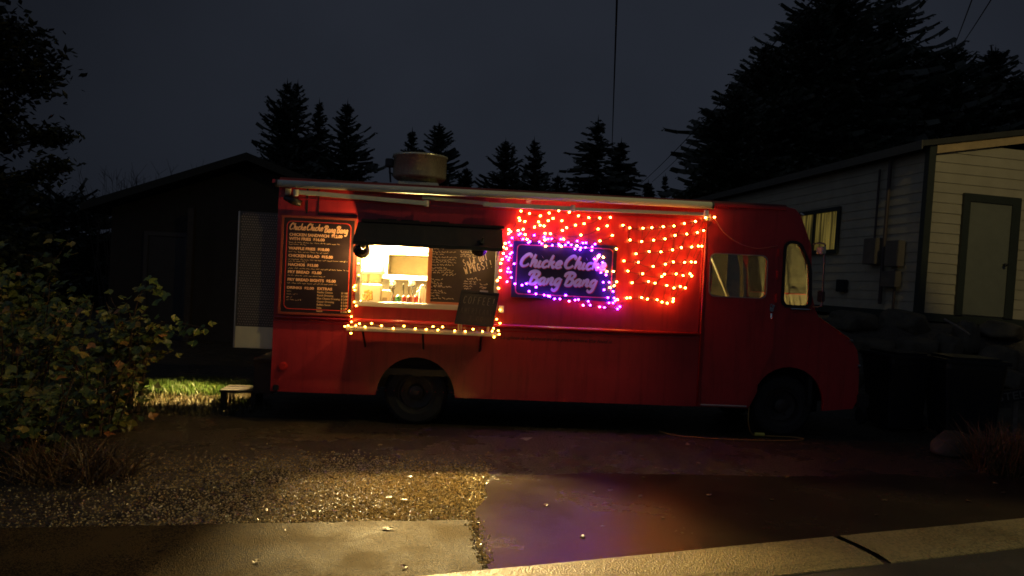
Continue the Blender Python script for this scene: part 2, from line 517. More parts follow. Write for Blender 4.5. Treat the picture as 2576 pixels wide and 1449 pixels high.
# plain chalk capitals as strokes on a 0..0.6 x 0..1 cell
CH = {
 'S': [[(.5, .85), (.3, 1), (.08, .85), (.12, .6), (.45, .42), (.5, .15), (.25, 0), (.05, .12)]],
 'o': [[(.3, .55), (.08, .4), (.1, .1), (.3, 0), (.5, .15), (.48, .45), (.3, .55)]],
 'l': [[(.2, 1), (.18, 0)]], 'd': [[(.5, 1), (.5, 0)], [(.5, .4), (.25, .55), (.06, .3), (.2, .0), (.48, .15)]],
 'O': [[(.3, 1), (.06, .7), (.08, .2), (.3, 0), (.55, .25), (.52, .8), (.3, 1)]],
 'U': [[(.05, 1), (.06, .25), (.28, 0), (.5, .25), (.52, 1)]], 'T': [[(.0, 1), (.62, 1)], [(.3, 1), (.28, 0)]],
 'F': [[(.08, 1), (.06, 0)], [(.08, 1), (.55, 1)], [(.07, .55), (.42, .56)]],
 'W': [[(.0, 1), (.15, 0)], [(.15, 0), (.3, .7)], [(.3, .7), (.45, 0)], [(.45, 0), (.62, 1)]],
 'I': [[(.2, 1), (.2, 0)], [(.05, 1), (.38, 1)], [(.05, 0), (.38, 0)]], 'N': [[(.05, 0), (.06, 1)], [(.06, 1), (.5, 0)], [(.5, 0), (.52, 1)]],
 'G': [[(.52, .85), (.3, 1), (.06, .7), (.08, .2), (.3, 0), (.52, .2), (.52, .45)], [(.52, .45), (.3, .45)]],
 'C': [[(.52, .85), (.3, 1), (.06, .7), (.08, .2), (.3, 0), (.52, .15)]], 'E': [[(.07, 1), (.06, 0)], [(.07, 1), (.5, 1)], [(.07, .52), (.42, .52)], [(.06, 0), (.5, 0)]],
 '!': [[(.25, 1), (.2, .3)], [(.19, .06), (.2, .0)]], 'A': [[(.0, 0), (.28, 1)], [(.28, 1), (.55, 0)], [(.12, .38), (.45, .38)]],
 'M': [[(.0, 0), (.08, 1)], [(.08, 1), (.3, .3)], [(.3, .3), (.52, 1)], [(.52, 1), (.58, 0)]], 'R': [[(.08, 0), (.08, 1)], [(.08, 1), (.45, .92), (.46, .6), (.08, .5)], [(.2, .5), (.52, 0)]],
 '2': [[(.06, .8), (.28, 1), (.5, .78), (.3, .4), (.04, 0)], [(.04, 0), (.54, .02)]], '0': [[(.3, 1), (.06, .7), (.08, .2), (.3, 0), (.5, .25), (.5, .8), (.3, 1)]],
 '.': [[(.2, .0), (.22, .03)]], ' ': [],
}
def chalk_write(bm, s, x, z, h, wch, y, r, rot=0.0, frame=None):
    c, sn = math.cos(rot), math.sin(rot)
    rd = random.Random(len(s) * 7 + int(x * 100))
    for i, ch in enumerate(s):
        for st in CH[ch]:
            P = []
            for p in spline([(q[0], q[1], 0) for q in st], 4):
                a = (i + p.x) * wch + rd.uniform(-1, 1) * r * 0.4
                b = p.y * h + rd.uniform(-1, 1) * r * 0.4
                q = (x + a * c - b * sn, z + a * sn + b * c)
                P.append((q[0], y, q[1]))
            if frame: P = [frame @ Vector(p) for p in P]
            tube(bm, P, r, seg=5)

# ------------------------------------------------------------------ ground
gravel = gravelmat('wet gravel', (0.036, 0.026, 0.014), 42, 0.26, 1.0, 0.026, 0.85)
concrete = gravelmat('wet concrete', (0.048, 0.034, 0.014), 130, 0.66, 0.8, 0.008, 0.9, spec=.07, lo=.66, hi=.88, nscale=1.7)
asphalt = gravelmat('wet patched asphalt', (0.026, 0.018, 0.012), 90, 0.23, 0.30, 0.004, 0.5, spec=.20)
gutterm = gravelmat('kerb concrete', (0.155, 0.128, 0.060), 75, 0.42, 0.9, 0.007, 0.85)
roadm = gravelmat('road asphalt', (0.040, 0.038, 0.032), 90, 0.42, 0.5, 0.006, 0.4)
def sheet(name, pts, z, mat):
    bm = bmesh.new()
    vs, fs = tri([pts])
    V = [bm.verts.new((v.x, v.y, z)) for v in vs]
    for f in fs: bm.faces.new([V[i] for i in f])
    bmesh.ops.recalc_face_normals(bm, faces=bm.faces)
    for f in bm.faces:
        if f.normal.z < 0: f.normal_flip()
    o = ob(name, bm, mat)
    o['kind'] = 'structure'
    return o
gA = lambda x: 4.757 + 0.386 * x      # top edge of the kerb strip
gB = lambda x: 4.237 + 0.375 * x      # street edge of the kerb strip
aT = lambda x: 5.80 + 0.21 * x        # top edge of the concrete apron
bm = bmesh.new()
bmesh.ops.create_grid(bm, x_segments=60, y_segments=60, size=400)
gr = ob('ground', bm, gravel); gr['kind'] = 'structure'
rd = random.Random(6)
ap = [(-12, gA(-12)), (-0.10, gA(-0.10))]
for k in range(1, 10):
    f = k / 10
    ap.append((-0.10 - .135 * f + rd.uniform(-.012, .012), gA(-0.10) + (5.75 - gA(-.10)) * f))
xx = -0.25
while xx > -10:
    ap.append((xx + rd.uniform(-.01, .01), 5.795 + .21 * xx + rd.uniform(-.016, .012)))
    xx -= rd.uniform(.05, .22)
sheet('driveway_apron', ap, 0.010, concrete)
pts = [(-0.06, gA(-0.06))]
pts += [(14, gA(14)), (14, 10.2)]
rd = random.Random(3)
xx = 14
while xx > 0.1:
    pts.append((xx, 7.1 + 0.17 * xx + rd.uniform(-0.10, 0.10)))
    xx -= rd.uniform(0.3, 0.7)
pts += [(-0.05, 7.02), (-0.16, 6.7), (-0.12, 6.35), (-0.20, 6.0), (-0.195, 5.74)]
sheet('asphalt_patch', pts, 0.014, asphalt)
# kerb strip: rolled profile in two lengths with an open joint
def kerb(name, xa, xb):
    bm = bmesh.new()
    prof = [(0.0, 0.016), (0.04, 0.042), (0.22, 0.040), (0.38, 0.030), (0.47, 0.012), (0.50, -0.05)]
    rows = []
    n = max(2, int((xb - xa) / 0.25))
    for i in range(n + 1):
        x = xa + (xb - xa) * i / n
        rows.append([bm.verts.new((x + 0.386 * d, gA(x) - d, z + 0.002 * noise.noise((x * 2, d * 9, 1)))) for d, z in prof])
    for i in range(n):
        for k in range(len(prof) - 1):
            bm.faces.new((rows[i][k], rows[i][k + 1], rows[i + 1][k + 1], rows[i + 1][k]))
    bmesh.ops.recalc_face_normals(bm, faces=bm.faces)
    o = ob(name, bm, gutterm)
    o['kind'] = 'structure'
kerb('kerb', -14, 2.40)
kerb('kerb', 2.46, 5.52)
kerb('kerb', 5.55, 16)
sheet('road', [(-20, gB(-20) + 0.02), (20, gB(20) + 0.02), (20, -40), (-20, -40)], 0.005, roadm)

rd = random.Random(15)
pv_, pf_ = [], []
while len(pf_) < 8 * 30000:
    x = -0.02 - abs(rd.gauss(0, 1.45))
    y_ = rd.uniform(4.9, 8.2)
    q_ = len(pf_) // 8
    if q_ < 420:                                                               # grit packed in the slab joint
        y_ = rd.uniform(4.85, 5.78); x = -.10 - .135 * (y_ - 4.75) + rd.gauss(.03, .025)
    elif y_ < aT(x) + .012 or x < -4.4 or x > -.12 + .09 * noise.noise((y_ * 4, 3, 1)) or (y_ > 6.9 and rd.random() > math.exp(-((y_ - 6.9) / .45) ** 2)): continue
    r_ = rd.uniform(.0035, .0115)
    a_ = rd.uniform(0, 6.28); e_ = rd.uniform(.6, 1.0); t1, t2 = rd.uniform(-.5, .5), rd.uniform(-.5, .5)
    b_ = len(pv_)
    ca, sa = math.cos(a_) * r_, math.sin(a_) * r_
    zc = r_ * .25 + (.012 if q_ < 420 else 0)
    for (u, v, w) in ((1, 0, 0), (0, e_, 0), (-1, 0, 0), (0, -e_, 0), (rd.uniform(-.3, .3), rd.uniform(-.3, .3), .75), (0, 0, -.6)):
        pv_.append((x + u * ca - v * sa, y_ + u * sa + v * ca, zc + r_ * (w + u * t1 * .6 + v * t2 * .6)))
    for k in range(4):
        pf_.append((b_ + k, b_ + (k + 1) % 4, b_ + 4)); pf_.append((b_ + (k + 1) % 4, b_ + k, b_ + 5))
pm = bpy.data.meshes.new('gravel')
pm.from_pydata(pv_, [], pf_)
pebble = leafmat('wet pebbles', [(0, (0.03, 0.020, 0.007)), (.3, (0.24, 0.17, 0.05)), (.75, (0.56, 0.42, 0.15)), (1, (0.80, 0.66, 0.36))])
pebble.node_tree.nodes['Principled BSDF'].inputs['Roughness'].default_value = .22
pb = ob('gravel', pm, pebble)
tag(pb, 'loose wet gravel glittering in the window light in front of the truck', 'gravel', kind='stuff')

# ------------------------------------------------------------------ food truck
truck = empty('food_truck', (0, D0, 0), YAW, 'red boxy step-van food truck with serving window and glowing string lights', 'food truck')
def part(name, bm, mat, parent=None, smooth=False, label=None):
    o = ob(name, bm, mat, parent or truck, smooth=smooth)
    if label: o['label'] = label
    return o
def arc(cx, cz, r, a0, a1, n):
    return [(cx + r * math.cos(R(a0 + (a1 - a0) * i / n)), cz + r * math.sin(R(a0 + (a1 - a0) * i / n))) for i in range(n + 1)]
side = [(-2.78, 0.36)] + [(-1.56, 0.36)] + arc(-1.09, 0.36, 0.465, 175, 5, 16) + [(-0.62, 0.36), (2.95, 0.36), (2.99, 0.41), (3.06, 0.56)]
side += arc(3.46, 0.44, 0.445, 152, 2, 12) + [(3.90, 0.36), (4.28, 0.40), (4.345, 0.52), (4.34, 0.94), (4.30, 1.13), (4.235, 1.225), (3.80, 1.50), (3.745, 1.60),
         (3.69, 1.79), (3.655, 2.375), (3.53, 2.68), (3.50, 2.75), (3.43, 2.82), (3.32, 2.845), (-2.78, 2.845)]
qwin = rpoly([(3.335, 2.395), (3.50, 2.405), (3.640, 2.12), (3.662, 1.645), (3.33, 1.645)], 0.085)
dwin = rpoly([(2.39, 2.232), (3.105, 2.232), (3.110, 1.712), (2.393, 1.712)], 0.085)
SW = (-1.80, -0.20, 1.455, 2.30)
swin = [(SW[0], SW[2]), (SW[1], SW[2]), (SW[1], SW[3]), (SW[0], SW[3])]
body = part('body', plate(side, [qwin, dwin, swin], 0.0, 0.045, 0.004), red)
WID = 2.1
part('far_side_panel', plate(side, [rpoly([(x, z) for x, z in [(3.335, 2.395), (3.50, 2.405), (3.640, 2.12), (3.662, 1.645), (3.33, 1.645)]], 0.085), dwin], WID - 0.045, WID), red)
part('cab_lining', plate([(2.1, .7), (3.6, .7), (3.6, 1.75), (3.56, 2.3), (3.4, 2.7), (2.1, 2.7)], [rpoly([(3.335, 2.395), (3.45, 2.405), (3.53, 2.12), (3.55, 1.645), (3.33, 1.645)], 0.06), dwin], WID - .06, WID - .047), M('olive cab lining', (0.22, 0.20, 0.13), 0.6))
# front: cowl, hood, windshield surround, grille face
bm = bmesh.new()
front = [(4.28, 0.40), (4.345, 0.52), (4.34, 0.94), (4.30, 1.13), (4.235, 1.225), (3.80, 1.50), (3.745, 1.60), (3.69, 1.79)]
for (xa, za), (xb, zb) in zip(front[:-1], front[1:]):
    bm.faces.new([bm.verts.new(p) for p in ((xa, .046, za), (xa, WID - .046, za), (xb, WID - .046, zb), (xb, .046, zb))])
top = [(3.53, 2.68), (3.50, 2.75), (3.43, 2.82), (3.32, 2.845)]
for (xa, za), (xb, zb) in zip(top[:-1], top[1:]):
    bm.faces.new([bm.verts.new(p) for p in ((xa, .046, za), (xa, WID - .046, za), (xb, WID - .046, zb), (xb, .046, zb))])
for ya, yb in ((.046, .11), (1.0, 1.1), (WID - .11, WID - .046)):
    for (xa, za), (xb, zb) in (((3.69, 1.79), (3.655, 2.375)), ((3.655, 2.375), (3.53, 2.68))):
        bm.faces.new([bm.verts.new(p) for p in ((xa, ya, za), (xa, yb, za), (xb, yb, zb), (xb, ya, zb))])
bmesh.ops.remove_doubles(bm, verts=bm.verts, dist=1e-4)
fl = bm.copy()
bmesh.ops.translate(fl, verts=fl.verts, vec=(-.022, 0, -.012))
part('front_panel', bm, red)
part('front_lining', fl, M('olive front lining', (0.16, 0.15, 0.10), 0.6))
bm = bmesh.new()
for ya, yb in ((.11, 1.0), (1.1, WID - .11)):
    box(bm, -0.004, 0.004, ya, yb, 0, 0.88, mat=Matrix.Translation((3.688, 0, 1.79)) @ Matrix.Rotation(R(-9), 4, 'Y'))
islands('windshield', bm, glass, truck)
# roof: crowned sheet with rolled edges
bm = bmesh.new()
rows = []
for x in (-2.78, -1, 1, 3.32):
    rows.append([bm.verts.new((x, y, z)) for y, z in ((.0, 2.845), (.015, 2.862), (.06, 2.875), (.5, 2.90), (1.05, 2.91), (1.6, 2.90), (2.04, 2.875), (2.085, 2.862), (2.1, 2.845))])
for a, b in zip(rows[:-1], rows[1:]):
    for k in range(8): bm.faces.new((a[k], b[k], b[k + 1], a[k + 1]))
bm.faces.new(rows[0]); bm.faces.new(rows[-1][::-1])
part('roof', bm, M('weathered roof paint', (0.10, 0.012, 0.010), 0.6, var=.25), smooth=False)
bm = bmesh.new()
for ya, yb, za_, zb_ in ((.046, 1.20, .36, 2.845), (1.75, WID - .046, .36, 2.845), (1.20, 1.75, 1.75, 2.845), (1.20, 1.75, .36, .72)):
    box(bm, -2.78, -2.74, ya, yb, za_, zb_)
bmesh.ops.remove_doubles(bm, verts=bm.verts, dist=1e-4)
part('rear_panel', bm, red)
# trims
bm = bmesh.new()
tube(bm, [(-2.76, -0.012, 1.235), (-0.5, -0.012, 1.237), (2.30, -0.012, 1.240)], 0.026, seg=10)
part('rub_rail', bm, red_trim, smooth=True)
bm = bmesh.new()
for z in (1.175, 2.62): box(bm, -2.77, 2.29, -0.006, -0.0005, z - .004, z + .012)
islands('panel_seam', bm, red_trim, truck)
bm = bmesh.new()
tube(bm, [(2.322, -0.01, 0.37), (2.322, -0.01, 2.78)], 0.014, seg=8)
tube(bm, [(2.292, -0.006, 1.25), (2.292, -0.006, 2.70)], 0.008, seg=8)
part('corner_trim', bm, red_trim, smooth=True)
bm = bmesh.new()
box(bm, 2.40, 3.30, -0.03, -0.001, 2.80, 2.83, 0.004)
part('drip_rail', bm, red_trim)
bm = bmesh.new()
for k in range(52):   # rivets along the rail seams
    x = -2.7 + k * 0.097
    bmesh.ops.create_icosphere(bm, subdivisions=1, radius=0.0065, matrix=Matrix.Translation((x, -0.001, 1.29)))
    if x < 2.3: bmesh.ops.create_icosphere(bm, subdivisions=1, radius=0.0065, matrix=Matrix.Translation((x, -0.001, 0.42)))
for z in [0.5 + .12 * i for i in range(18)]:
    bmesh.ops.create_icosphere(bm, subdivisions=1, radius=0.0065, matrix=Matrix.Translation((-2.74, -0.001, z)))
bm.from_mesh(body.data)
bm.to_mesh(body.data); bm.free()
bm = bmesh.new()
box(bm, -2.46, -2.44, -0.006, 0, 2.46, 2.76); box(bm, -2.32, -2.312, -0.012, 0, 2.45, 2.76); box(bm, -2.32, -1.86, -0.008, -0.0008, 2.455, 2.468)
part('header_seam', bm, black)
# door panel standing proud with its window frame and handle
bm = plate(rpoly([(2.36, 0.40), (2.93, 0.40), (3.235, 1.09), (3.235, 2.33), (2.36, 2.33)], 0.03), [dwin], -0.016, -0.001, 0.003)
door = part('cab_door', bm, red)
bm = plate(rpoly([(2.384, 2.238), (3.111, 2.238), (3.116, 1.706), (2.387, 1.706)], 0.09), [rpoly([(2.396, 2.226), (3.099, 2.226), (3.104, 1.718), (2.399, 1.718)], 0.085)], -0.022, -0.0165)
ob('window_frame', bm, frame_al, door)
ob('window_glass', plate(dwin, [], 0.015, 0.021), glass, door)
bm = bmesh.new()
box(bm, 3.155, 3.205, -0.05, -0.017, 1.555, 1.65, 0.01)
cyl(bm, (3.18, -0.05, 1.625), (3.18, -0.085, 1.625), 0.022, 0.018); cyl(bm, (3.175, -0.045, 1.53), (3.17, -0.06, 1.47), 0.016, 0.012)
ob('handle', bm, chrome, door, smooth=False)
bm = bmesh.new()
tube(bm, [(2.36, -0.02, 0.385), (2.93, -0.02, 0.385)], 0.014, seg=8)
ob('sill_strip', bm, frame_al, door)
bm = bmesh.new()
for z in (2.28, 2.0, 1.72): box(bm, 3.225, 3.25, -0.03, -0.0165, z - .05, z + .05, 0.004)
islands('hinge', bm, red_trim, door)
# quarter window
bm = plate(rpoly([(3.305, 2.43), (3.515, 2.44), (3.668, 2.13), (3.690, 1.615), (3.30, 1.615)], 0.1), [rpoly([(3.335, 2.395), (3.50, 2.405), (3.635, 2.12), (3.655, 1.65), (3.335, 1.65)], 0.08)], -0.02, -0.001, 0.004)
qw = part('quarter_window', plate(qwin, [], 0.018, 0.024), glass)
ob('gasket', bm, black, qw)
bm = bmesh.new()
tube(bm, [(3.42, -0.03, 1.60), (3.68, -0.03, 1.60)], 0.014, seg=8)
ob('chrome_strip', bm, chrome, qw)
# mirror at the front corner
bm = bmesh.new()
tube(bm, [(3.66, -0.02, 2.40), (3.70, -0.12, 2.42), (3.75, -0.16, 2.40)], 0.01)
tube(bm, [(3.70, -0.02, 1.64), (3.72, -0.12, 1.64), (3.75, -0.16, 1.66)], 0.01)
tube(bm, [(3.75, -0.16, 2.40), (3.75, -0.16, 1.66)], 0.012)
mi = part('side_mirror', bm, M('grey mirror rod', (0.10, 0.095, 0.08), 0.6))
bm = bmesh.new()
box(bm, 3.70, 3.755, -0.19, -0.03, 2.28, 2.37, 0.01)
ob('mirror_head', bm, M('pale mirror shell', (0.5, 0.48, 0.36), 0.4), mi)
bm = bmesh.new()
box(bm, 3.735, 3.765, -0.20, -0.04, 1.70, 1.84, 0.012)
ob('convex_mirror', bm, black, mi)
bm = bmesh.new()
cyl(bm, (3.49, -0.004, 2.77), (3.53, -0.015, 2.75), 0.022, 0.016)
part('marker_lamp', bm, chrome)
bm = bmesh.new()
tube(bm, spline([(2.41, -0.02, 2.66), (2.55, -0.03, 2.48), (2.75, -0.03, 2.36), (2.95, -0.03, 2.315), (3.08, -0.03, 2.33), (3.22, -0.02, 2.36)], 8), 0.007)
part('trailing_cable', bm, M('pale red cable', (0.5, 0.12, 0.09), 0.5), smooth=True)
bm = bmesh.new()
for (px, py) in ((2141, 858), (2161, 921)):
    x, z = T(px, py, 0)
    cyl(bm, (x - .03, -.012, z), (x + .01, -.012, z), .022, .018, 12)
islands('turn_signal', bm, chrome, truck)
bm = bmesh.new()
tube(bm, [(3.80, -.002, 1.505), (4.235, -.002, 1.232)], .010, seg=6)
part('hood_edge', bm, red_trim)
# wheels
def lathe(bm, prof, c, axis='Y', seg=36):
    rings = []
    for k in range(seg):
        a = 2 * math.pi * k / seg
        rings.append([bm.verts.new((c[0] + r * math.cos(a), c[1] + d, c[2] + r * math.sin(a))) for r, d in prof])
    for k in range(seg):
        A, B = rings[k], rings[(k + 1) % seg]
        for i in range(len(prof) - 1):
            try: bm.faces.new((A[i], A[i + 1], B[i + 1], B[i]))
            except ValueError: pass
    return bm
rimm = M('dull wheel rim', (0.045, 0.043, 0.04), 0.5, 0.5)
for wx, wy in ((-1.09, 0.10), (3.455, 0.12), (-1.09, 1.72), (3.455, 1.72)):
    bm = bmesh.new()
    lathe(bm, [(.215, .02), (.25, 0), (.335, 0), (.365, .02), (.38, .06), (.38, .20), (.365, .24), (.335, .26), (.215, .26)], (wx, wy, 0.38))
    for k in range(36):
        a = 2 * math.pi * k / 36
        box(bm, -.012, .012, .05, .21, .376, .388, mat=Matrix.Translation((wx, wy, .38)) @ Matrix.Rotation(a, 4, 'Y'))
    wheel = part('wheel', bm, rubber, smooth=False)
    bm = bmesh.new()
    lathe(bm, [(.216, .03), (.20, .03), (.19, .10), (.10, .12), (.085, .05), (.03, .035), (.001, .035)], (wx, wy, 0.38))
    for k in range(6):
        a = 2 * math.pi * k / 6
        cyl(bm, (wx + .13 * math.cos(a), wy + .115, .38 + .13 * math.sin(a)), (wx + .13 * math.cos(a), wy + .085, .38 + .13 * math.sin(a)), .012)
    ob('rim', bm, rimm, wheel, smooth=False)
bm = bmesh.new()   # underbody: chassis rails, wheel boxes, tank
box(bm, -2.7, 4.2, 0.45, 0.60, 0.42, 0.60); box(bm, -2.7, 4.2, 1.50, 1.65, 0.42, 0.60)
box(bm, -2.738, 2.90, 0.047, 2.053, 0.60, 0.725)
box(bm, -1.62, -0.56, 0.42, 0.46, 0.40, 0.86); box(bm, 2.98, 3.95, 0.42, 0.46, 0.40, 0.92)
box(bm, 0.2, 1.4, 0.25, 0.44, 0.34, 0.60, 0.03)
cyl(bm, (-1.09, .3, .38), (-1.09, 1.8, .38), .06); cyl(bm, (3.455, .3, .38), (3.455, 1.8, .38), .05)
box(bm, 2.901, 3.729, 0.341, 2.053, 0.70, 0.82); box(bm, 2.929, 3.97, .0465, .30, .93, .97); box(bm, 3.73, 3.78, .05, 2.05, .42, 1.44); box(bm, 2.902, 2.928, .0465, .340, .50, 1.0)
part('chassis', bm, black)
bm = bmesh.new()
box(bm, -1.62, -.56, .0465, .057, .68, .88); box(bm, 2.93, 3.97, .301, .34, .30, .99)
islands('wheel_well_liner', bm, M('arch shadow black', (0.003, 0.003, 0.003), 0.95), truck)  # shade inside the wheel arches is put into this near-black colour
bm = bmesh.new()
box(bm, 4.33, 4.47, -0.05, WID + .05, 0.42, 0.60, 0.02)
part('front_bumper', bm, black)
bm = bmesh.new()
cyl(bm, (4.35, .35, .92), (4.30, .35, .92), .10, .10, 20); cyl(bm, (4.35, 1.75, .92), (4.30, 1.75, .92), .10, .10, 20)
islands('headlight', bm, chrome, truck)
bm = bmesh.new()
box(bm, -3.02, -2.785, 0.15, 1.9, 0.30, 0.70, 0.015); box(bm, -3.02, -2.79, 0.1, 1.95, 0.70, 0.725, 0.004)
part('rear_bumper_step', bm, wood_d)
bm = bmesh.new()
cyl(bm, (-2.645, -0.012, 0.66), (-2.645, 0.0, 0.66), .05, .052, 20); cyl(bm, (-2.645, -0.022, 0.66), (-2.645, -0.011, 0.66), .038, .042, 20)
part('filler_cap', bm, red_trim)
bm = bmesh.new()
box(bm, -2.75, -2.68, -0.03, 0, 0.37, 0.44, 0.01)
part('corner_bracket', bm, black)
bm = bmesh.new()   # dark horn-shaped lamp high at the rear corner
tube(bm, [(-2.70, -0.035, 2.63), (-2.60, -0.07, 2.60), (-2.51, -0.06, 2.565)], [0.03, 0.05, 0.035], seg=10)
box(bm, -2.64, -2.60, -0.05, 0, 2.60, 2.66)
part('corner_lamp', bm, black, smooth=True)

# rear door swung open, diamond plate with pale kick panel
bm = bmesh.new()
box(bm, -3.235, -2.80, 0.10, 0.13, 1.10, 2.455)
rdoor = part('rear_door', bm, M('grey tread plate', (0.10, 0.085, 0.07), 0.38, 0.3, var=0.15))
bm = bmesh.new()
for i in range(15):
    for j in range(44):
        x = -3.215 + i * 0.0285 + (0.0142 if j % 2 else 0)
        z = 1.125 + j * 0.0302
        a = R(45 if (i + j) % 2 else -45)
        bmesh.ops.create_uvsphere(bm, u_segments=6, v_segments=4, radius=1, matrix=Matrix.Translation((x, 0.099, z)) @ Matrix.Rotation(a, 4, 'Y') @ Matrix.Diagonal((0.011, 0.004, 0.0045, 1)))
ob('tread_pattern', bm, M('tread bumps', (0.62, 0.50, 0.42), 0.25, 0.3), rdoor, smooth=True)
bm = bmesh.new()
box(bm, -3.24, -2.80, 0.09, 0.135, 0.845, 1.098, 0.004)
ob('kick_panel', bm, M('pale kick panel', (0.82, 0.74, 0.50), 0.5, var=0.08, vscale=3), rdoor)
bm = bmesh.new()
box(bm, -3.255, -3.237, 0.085, 0.14, 0.845, 2.455, 0.003)
ob('edge_strip', bm, frame_al, rdoor)

# roof exhaust fan
bm = bmesh.new()
vx, vy = -1.19, 0.62
fan = None
fp = [(vx, vy)]
D = 0.34
bm = bmesh.new()
lz = Matrix.Translation((vx, vy, 0)) @ Matrix.Rotation(R(90), 4, 'X')
def lathez(bm, prof, cx, cy, seg=40):
    rings = [[bm.verts.new((cx + r * math.cos(2 * math.pi * k / seg), cy + r * math.sin(2 * math.pi * k / seg), z)) for r, z in prof] for k in range(seg)]
    for k in range(seg):
        A, B = rings[k], rings[(k + 1) % seg]
        for i in range(len(prof) - 1):
            bm.faces.new((A[i], B[i], B[i + 1], A[i + 1]))
    return bm
lathez(bm, [(.22, 2.93), (.23, 2.96), (.29, 2.985), (.325, 3.01), (.335, 3.03), (.335, 3.265), (.345, 3.27), (.345, 3.295), (.30, 3.30), (.01, 3.305)], vx, vy)
fan = part('roof_exhaust_fan', bm, galv, smooth=True)
bm = bmesh.new()
box(bm, vx - .25, vx + .25, vy - .25, vy + .25, 2.89, 2.945, 0.01)
ob('curb_flashing', bm, galv, fan)
bm = bmesh.new()
box(bm, vx - .43, vx - .33, vy - .08, vy + .06, 3.14, 3.24, 0.01)
tube(bm, [(vx - .38, vy, 3.14), (vx - .36, vy, 2.95)], 0.012)
ob('junction_box', bm, black, fan)

# folded retractable awning along the roof edge
bm = bmesh.new()
y = -0.13
z0, z1 = 2.80, 2.757
(axl, azl), (axr, azr) = T(699, 461, .13), T(1790, 517, .13)
tube(bm, [(axl, y, azl), (axr, y, azr)], 0.042, seg=16)
awn = part('roller_awning', bm, alu, smooth=True)
bm = bmesh.new()
tube(bm, [(axr + .001, y, azr), (axr + .022, y, azr)], 0.048, seg=16); tube(bm, [(axl - .02, y, azl), (axl - .001, y, azl)], 0.048, seg=16)
islands('end_cap', bm, black, awn)
bm = bmesh.new()
box(bm, -2.84, 2.42, -0.09, -0.002, 2.79, 2.83)
ob('back_rail', bm, red_trim, awn)
def arm(xa, za, xb, zb, ya, yb, h):
    bm = bmesh.new()
    p, q = Vector((xa, ya, za)), Vector((xb, yb, zb))
    d = (q - p)
    m = Matrix.Translation((p + q) / 2) @ d.to_track_quat('X', 'Z').to_matrix().to_4x4()
    box(bm, -d.length / 2, d.length / 2, -.02, .02, -h / 2, h / 2, 0.005, mat=m)
    return bm
P = lambda px, py, o: T(px, py, o)
for (a, b, c, d_, o1, o2, h) in ((738, 482, 1072, 512, .10, .16, .052), (1215, 514, 1440, 525, .15, .12, .050), (1443, 526, 1778, 539, .12, .08, .038), (1062, 497, 1230, 512, .05, .05, .04)):
    (xa, za), (xb, zb) = P(a, b, o1), P(c, d_, o2)
    ob('folding_arm', arm(xa, za, xb, zb, -o1, -o2, h), alu, awn)
bm = bmesh.new()
for (px, py) in ((1073, 512), (1441, 524), (745, 485), (1777, 537)):
    x, z = P(px, py, .13)
    cyl(bm, (x, -.13, z - .035), (x, -.13, z + .035), .028, .028, 12)
for (px, py) in ((725, 480), (1780, 545), (1330, 500)):
    x, z = P(px, py, .03)
    box(bm, x - .03, x + .03, -.06, -.001, z - .05, z + .03, .006)
islands('arm_joint', bm, alu, awn)
bm = bmesh.new()
box(bm, -0.02, 2.29, -0.055, -0.045, 2.675, 2.690)
ob('lower_rail', bm, frame_al, awn)

# black awning over the serving window
bm = bmesh.new()
prof = [(0.0, 2.375), (-0.08, 2.385), (-0.47, 2.155), (-0.49, 2.150), (-0.50, 2.108), (-0.485, 2.108), (-0.475, 2.135), (-0.08, 2.365), (0.0, 2.355)]
n = 24
rows = []
for i in range(n + 1):
    x = -1.84 + (-0.155 + 1.84) * i / n
    rows.append([bm.verts.new((x, yy, zz + (0.004 * math.sin(i * 1.9) if yy < -.2 else 0))) for yy, zz in prof])
for a, b in zip(rows[:-1], rows[1:]):
    for k in range(len(prof) - 1): bm.faces.new((a[k], a[k + 1], b[k + 1], b[k]))
bm.faces.new(rows[0][::-1]); bm.faces.new(rows[-1])
wa = part('window_awning', bm, fabric)
bm = bmesh.new()
box(bm, -1.80, -0.13, -0.10, -0.002, 2.392, 2.425, 0.005)
for x in (-1.62, -1.35, -1.0): box(bm, x, x + .22, -0.02, -0.001, 2.43, 2.445)
ob('header_bar', bm, M('dark bronze bar', (0.05, 0.035, 0.02), 0.35, 0.6), wa)
bm = bmesh.new()
for x in (-1.80, -0.20):
    tube(bm, [(x, -.01, 2.02), (x, -.46, 2.13)], 0.008)
islands('stay', bm, black, wa)

# menu board
bm = plate([(-2.70, 1.30), (-1.885, 1.30), (-1.885, 2.40), (-2.70, 2.40)], [], -0.030, -0.002, 0.003)
menu = part('menu_board', bm, board)
bm = plate([(-2.725, 1.275), (-1.862, 1.275), (-1.862, 2.425), (-2.725, 2.425)], [[(-2.701, 1.299), (-1.884, 1.299), (-1.884, 2.401), (-2.701, 2.401)]], -0.040, -0.001, 0.004)
ob('board_frame', bm, M('red brown frame', (0.30, 0.06, 0.035), 0.35, 0.2), menu)
lp = rrect(-2.665, -1.92, 1.335, 2.365, 0.06)
bm = plate(lp, [rrect(-2.657, -1.928, 1.343, 2.357, 0.054)], -0.034, -0.031)
ob('red_line', bm, redline, menu)
bm = bmesh.new()
script(bm, 'Chicke Chicke', -2.635, 2.262, 0.078, 0.385, -0.033, pen=0.085)
script(bm, 'Bang Bang', -2.235, 2.247, 0.078, 0.275, -0.033, pen=0.085)
yy = -0.032
